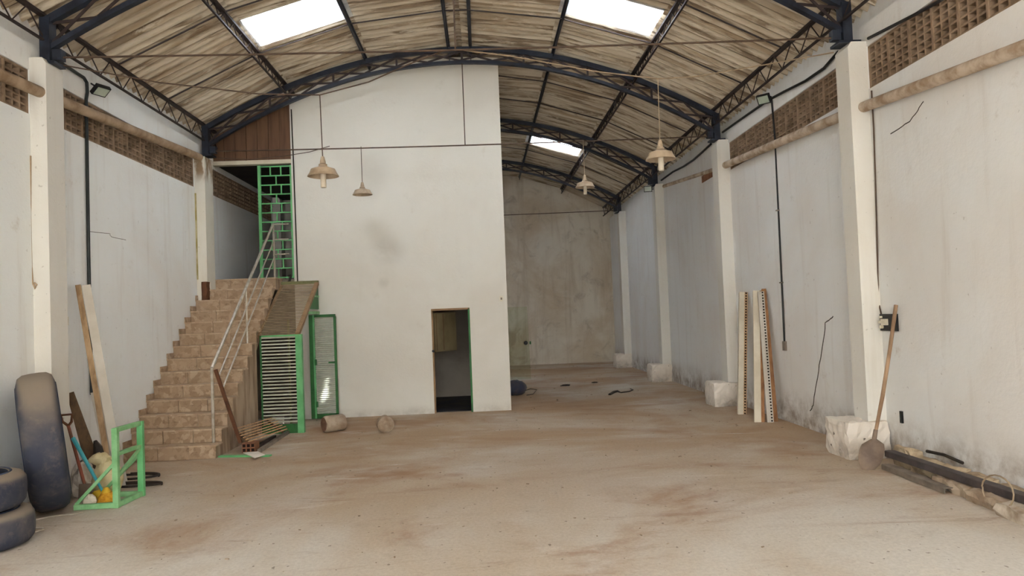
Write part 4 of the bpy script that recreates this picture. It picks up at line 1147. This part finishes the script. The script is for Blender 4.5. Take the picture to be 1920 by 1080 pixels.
# rubble strip and channels along the right wall foot
t = thing('mortar_ledge', (4.5, 7.2, 0), 'broken ochre mortar ledge along the foot of the right wall', 'ledge')
for i in range(15):
    y = 8.30 - i * .40
    rough_block((4.39 + R.uniform(-.02, .02), y - .40, 0), (4.55, y, .17 + R.uniform(-.03, .05)), (3, 4, 3), .018, 40 + i).build('chunk', 'ochre', t)
t = thing('kerb_slab', (4.24, 6.4, 0), 'broken pale concrete kerb slab lying along the right wall', 'slab')
for i, (ya, yb, xa, mt) in enumerate(((7.25, 6.72, 4.22, 'concrete'), (6.70, 6.22, 4.18, 'concrete'), (6.2, 5.3, 4.12, 'kerb'), (5.28, 4.1, 4.12, 'kerb'), (4.05, 3.0, 4.14, 'kerb'))):
    rough_block((xa, yb, 0), (xa + .20, ya, .10), (4, 6, 2), .014, 60 + i).build('piece', mt, t)
def channel(p, q, wd, ht, mat, label):
    p, q = Vector(p), Vector(q); t = thing('steel_channel', p, label, 'channel')
    d = (q - p).normalized(); r = d.cross(Vector((0, 0, 1))).normalized()
    MB().bar(p, q, wd, .008).build('web', mat, t)
    for s in (-1, 1): MB().bar(p + r * s * (wd / 2) + Vector((0, 0, -ht / 2)), q + r * s * (wd / 2) + Vector((0, 0, -ht / 2)), .008, ht).build('flange', mat, t)
    return t
channel((4.34, 8.20, .16), (4.36, 3.4, .17), .10, .06, 'dark_metal', 'long dark steel channel lying on the rubble along the right wall')
channel((4.20, 8.02, .055), (4.19, 6.9, .055), .09, .05, 'zinc', 'short dull zinc channel lying nearest the shovel')
a, b = at(1738, 846, 0, XR - .03), at(1805, 868, 0, XR - .02)
crv('root_stick', [a, (a + b) / 2 + Vector((0, 0, .02)), b], .016, 'hose', 'dark stick lying on the mortar ledge against the right wall', 'stick')
c = fl(1880, 955); pts = [(4.20 + .02 * math.sin(i * .35), 6.25 + .20 * math.cos(i * .33), .17 + .13 * math.sin(i * .33)) for i in range(20)]
pts = [p if p[2] > .01 else (p[0], p[1], .01) for p in pts]
crv('wire_loop', pts, .007, 'cord_tan', 'thin tan wire loop standing over the kerb slab', 'wire', 6)
tag(MB().bar(fl(1693, 893) + Vector((0, 0, .012)), fl(1720, 903) + Vector((0, 0, .012)), .03, .02).build('wood_chip', 'wood_dark', loc=fl(1693, 893)), 'small dark stick on the floor before the zinc channel', 'stick')

# ------------------------------------------------------------------ the far end
g0 = fl(996, 711)
t = thing('glass_pane', (1.0, 21.0, 0), 'greenish glass door pane leaning behind the partition edge', 'glass')
MB().bar((1.0 - .35, 20.95, .01), (1.0 - .40, 21.25, 2.0), .02, .02).build('edge_seal', 'zinc', t)
MB().add([(.50, 20.95, .0), (1.26, 20.95, 0), (1.24, 21.2, 1.98), (.50, 21.2, 1.98), (.50, 20.96, .0), (1.26, 20.96, 0), (1.24, 21.21, 1.98), (.50, 21.21, 1.98)],
         [(0, 1, 2, 3), (7, 6, 5, 4), (0, 4, 5, 1), (1, 5, 6, 2), (2, 6, 7, 3), (3, 7, 4, 0)]).build('pane', 'glass_door', t)
k = at(986, 643, 1, 21.02)
MB().lathe([(.055, 0), (.055, .03), (.04, .05)], k + Vector((0, .02, 0)), 18, (0, -1, 0)).build('lock', 'black', t, True)
MB().box((k.x + .10, 21.0, k.z - .04), (k.x + .14, 21.03, k.z + .04)).build('lock_plate', 'green_dark', t)
t = thing('dark_bundle', (.70, 16.95, 0), 'dark blue plastic bundle on the floor behind the partition edge', 'bundle')
blob((.66, 16.98, .16), (.24, .20, .17), 21, 18, 10, .07).build('bag', 'bag', t, True)
MB().tube([(.86, 16.9, .10), (1.0, 16.95, .13), (1.14, 17.0, .10), (1.05, 16.9, .02), (.9, 16.8, .01)], .008, 6).build('loose_strap', 'hose', t)
fw = [(1143, 741), (1150, 737), (1158, 735), (1164, 737), (1180, 735), (1187, 732), (1182, 730)]
crv('floor_cable', [fl(*p) + Vector((0, 0, .012)) for p in fw], .02, 'hose', 'short dark cable lying on the far floor', 'cable', 6, [.03, .035, .03, .012, .012, .012, .012])
for px, py, r_, lab in ((1060, 724, .10, 'dark scrap on the far floor left of the cable'), (1115, 718, .07, 'small curled dark scrap on the far floor beyond the cable'), (1213, 694, .12, 'dark debris at the foot of the far right wall')):
    c = fl(px, py); c.z = r_ * .18
    tag(blob(c, (r_, r_ * .6, r_ * .25), px, 10, 6, .2).build('floor_scrap', 'hose', loc=c), lab, 'scrap')
# small litter nobody would count
mb = MB(); rl = random.Random(11)
for i in range(330):
    y = rl.uniform(5.4, 25.5); x = rl.uniform(-3.4, 4.3)
    if y > 14 and x < .6: continue
    s_ = rl.uniform(.003, .011) * (1 + y * .03); a_ = rl.uniform(0, 3.14); l = s_ * rl.uniform(1, 3.2)
    mb.bar((x, y, s_ * .3), (x + l * math.cos(a_), y + l * math.sin(a_), s_ * .3), s_, s_ * .6)
tag(mb.build('floor_grit', 'chip'), 'grit and tiny scraps scattered over the floor', kind='stuff')
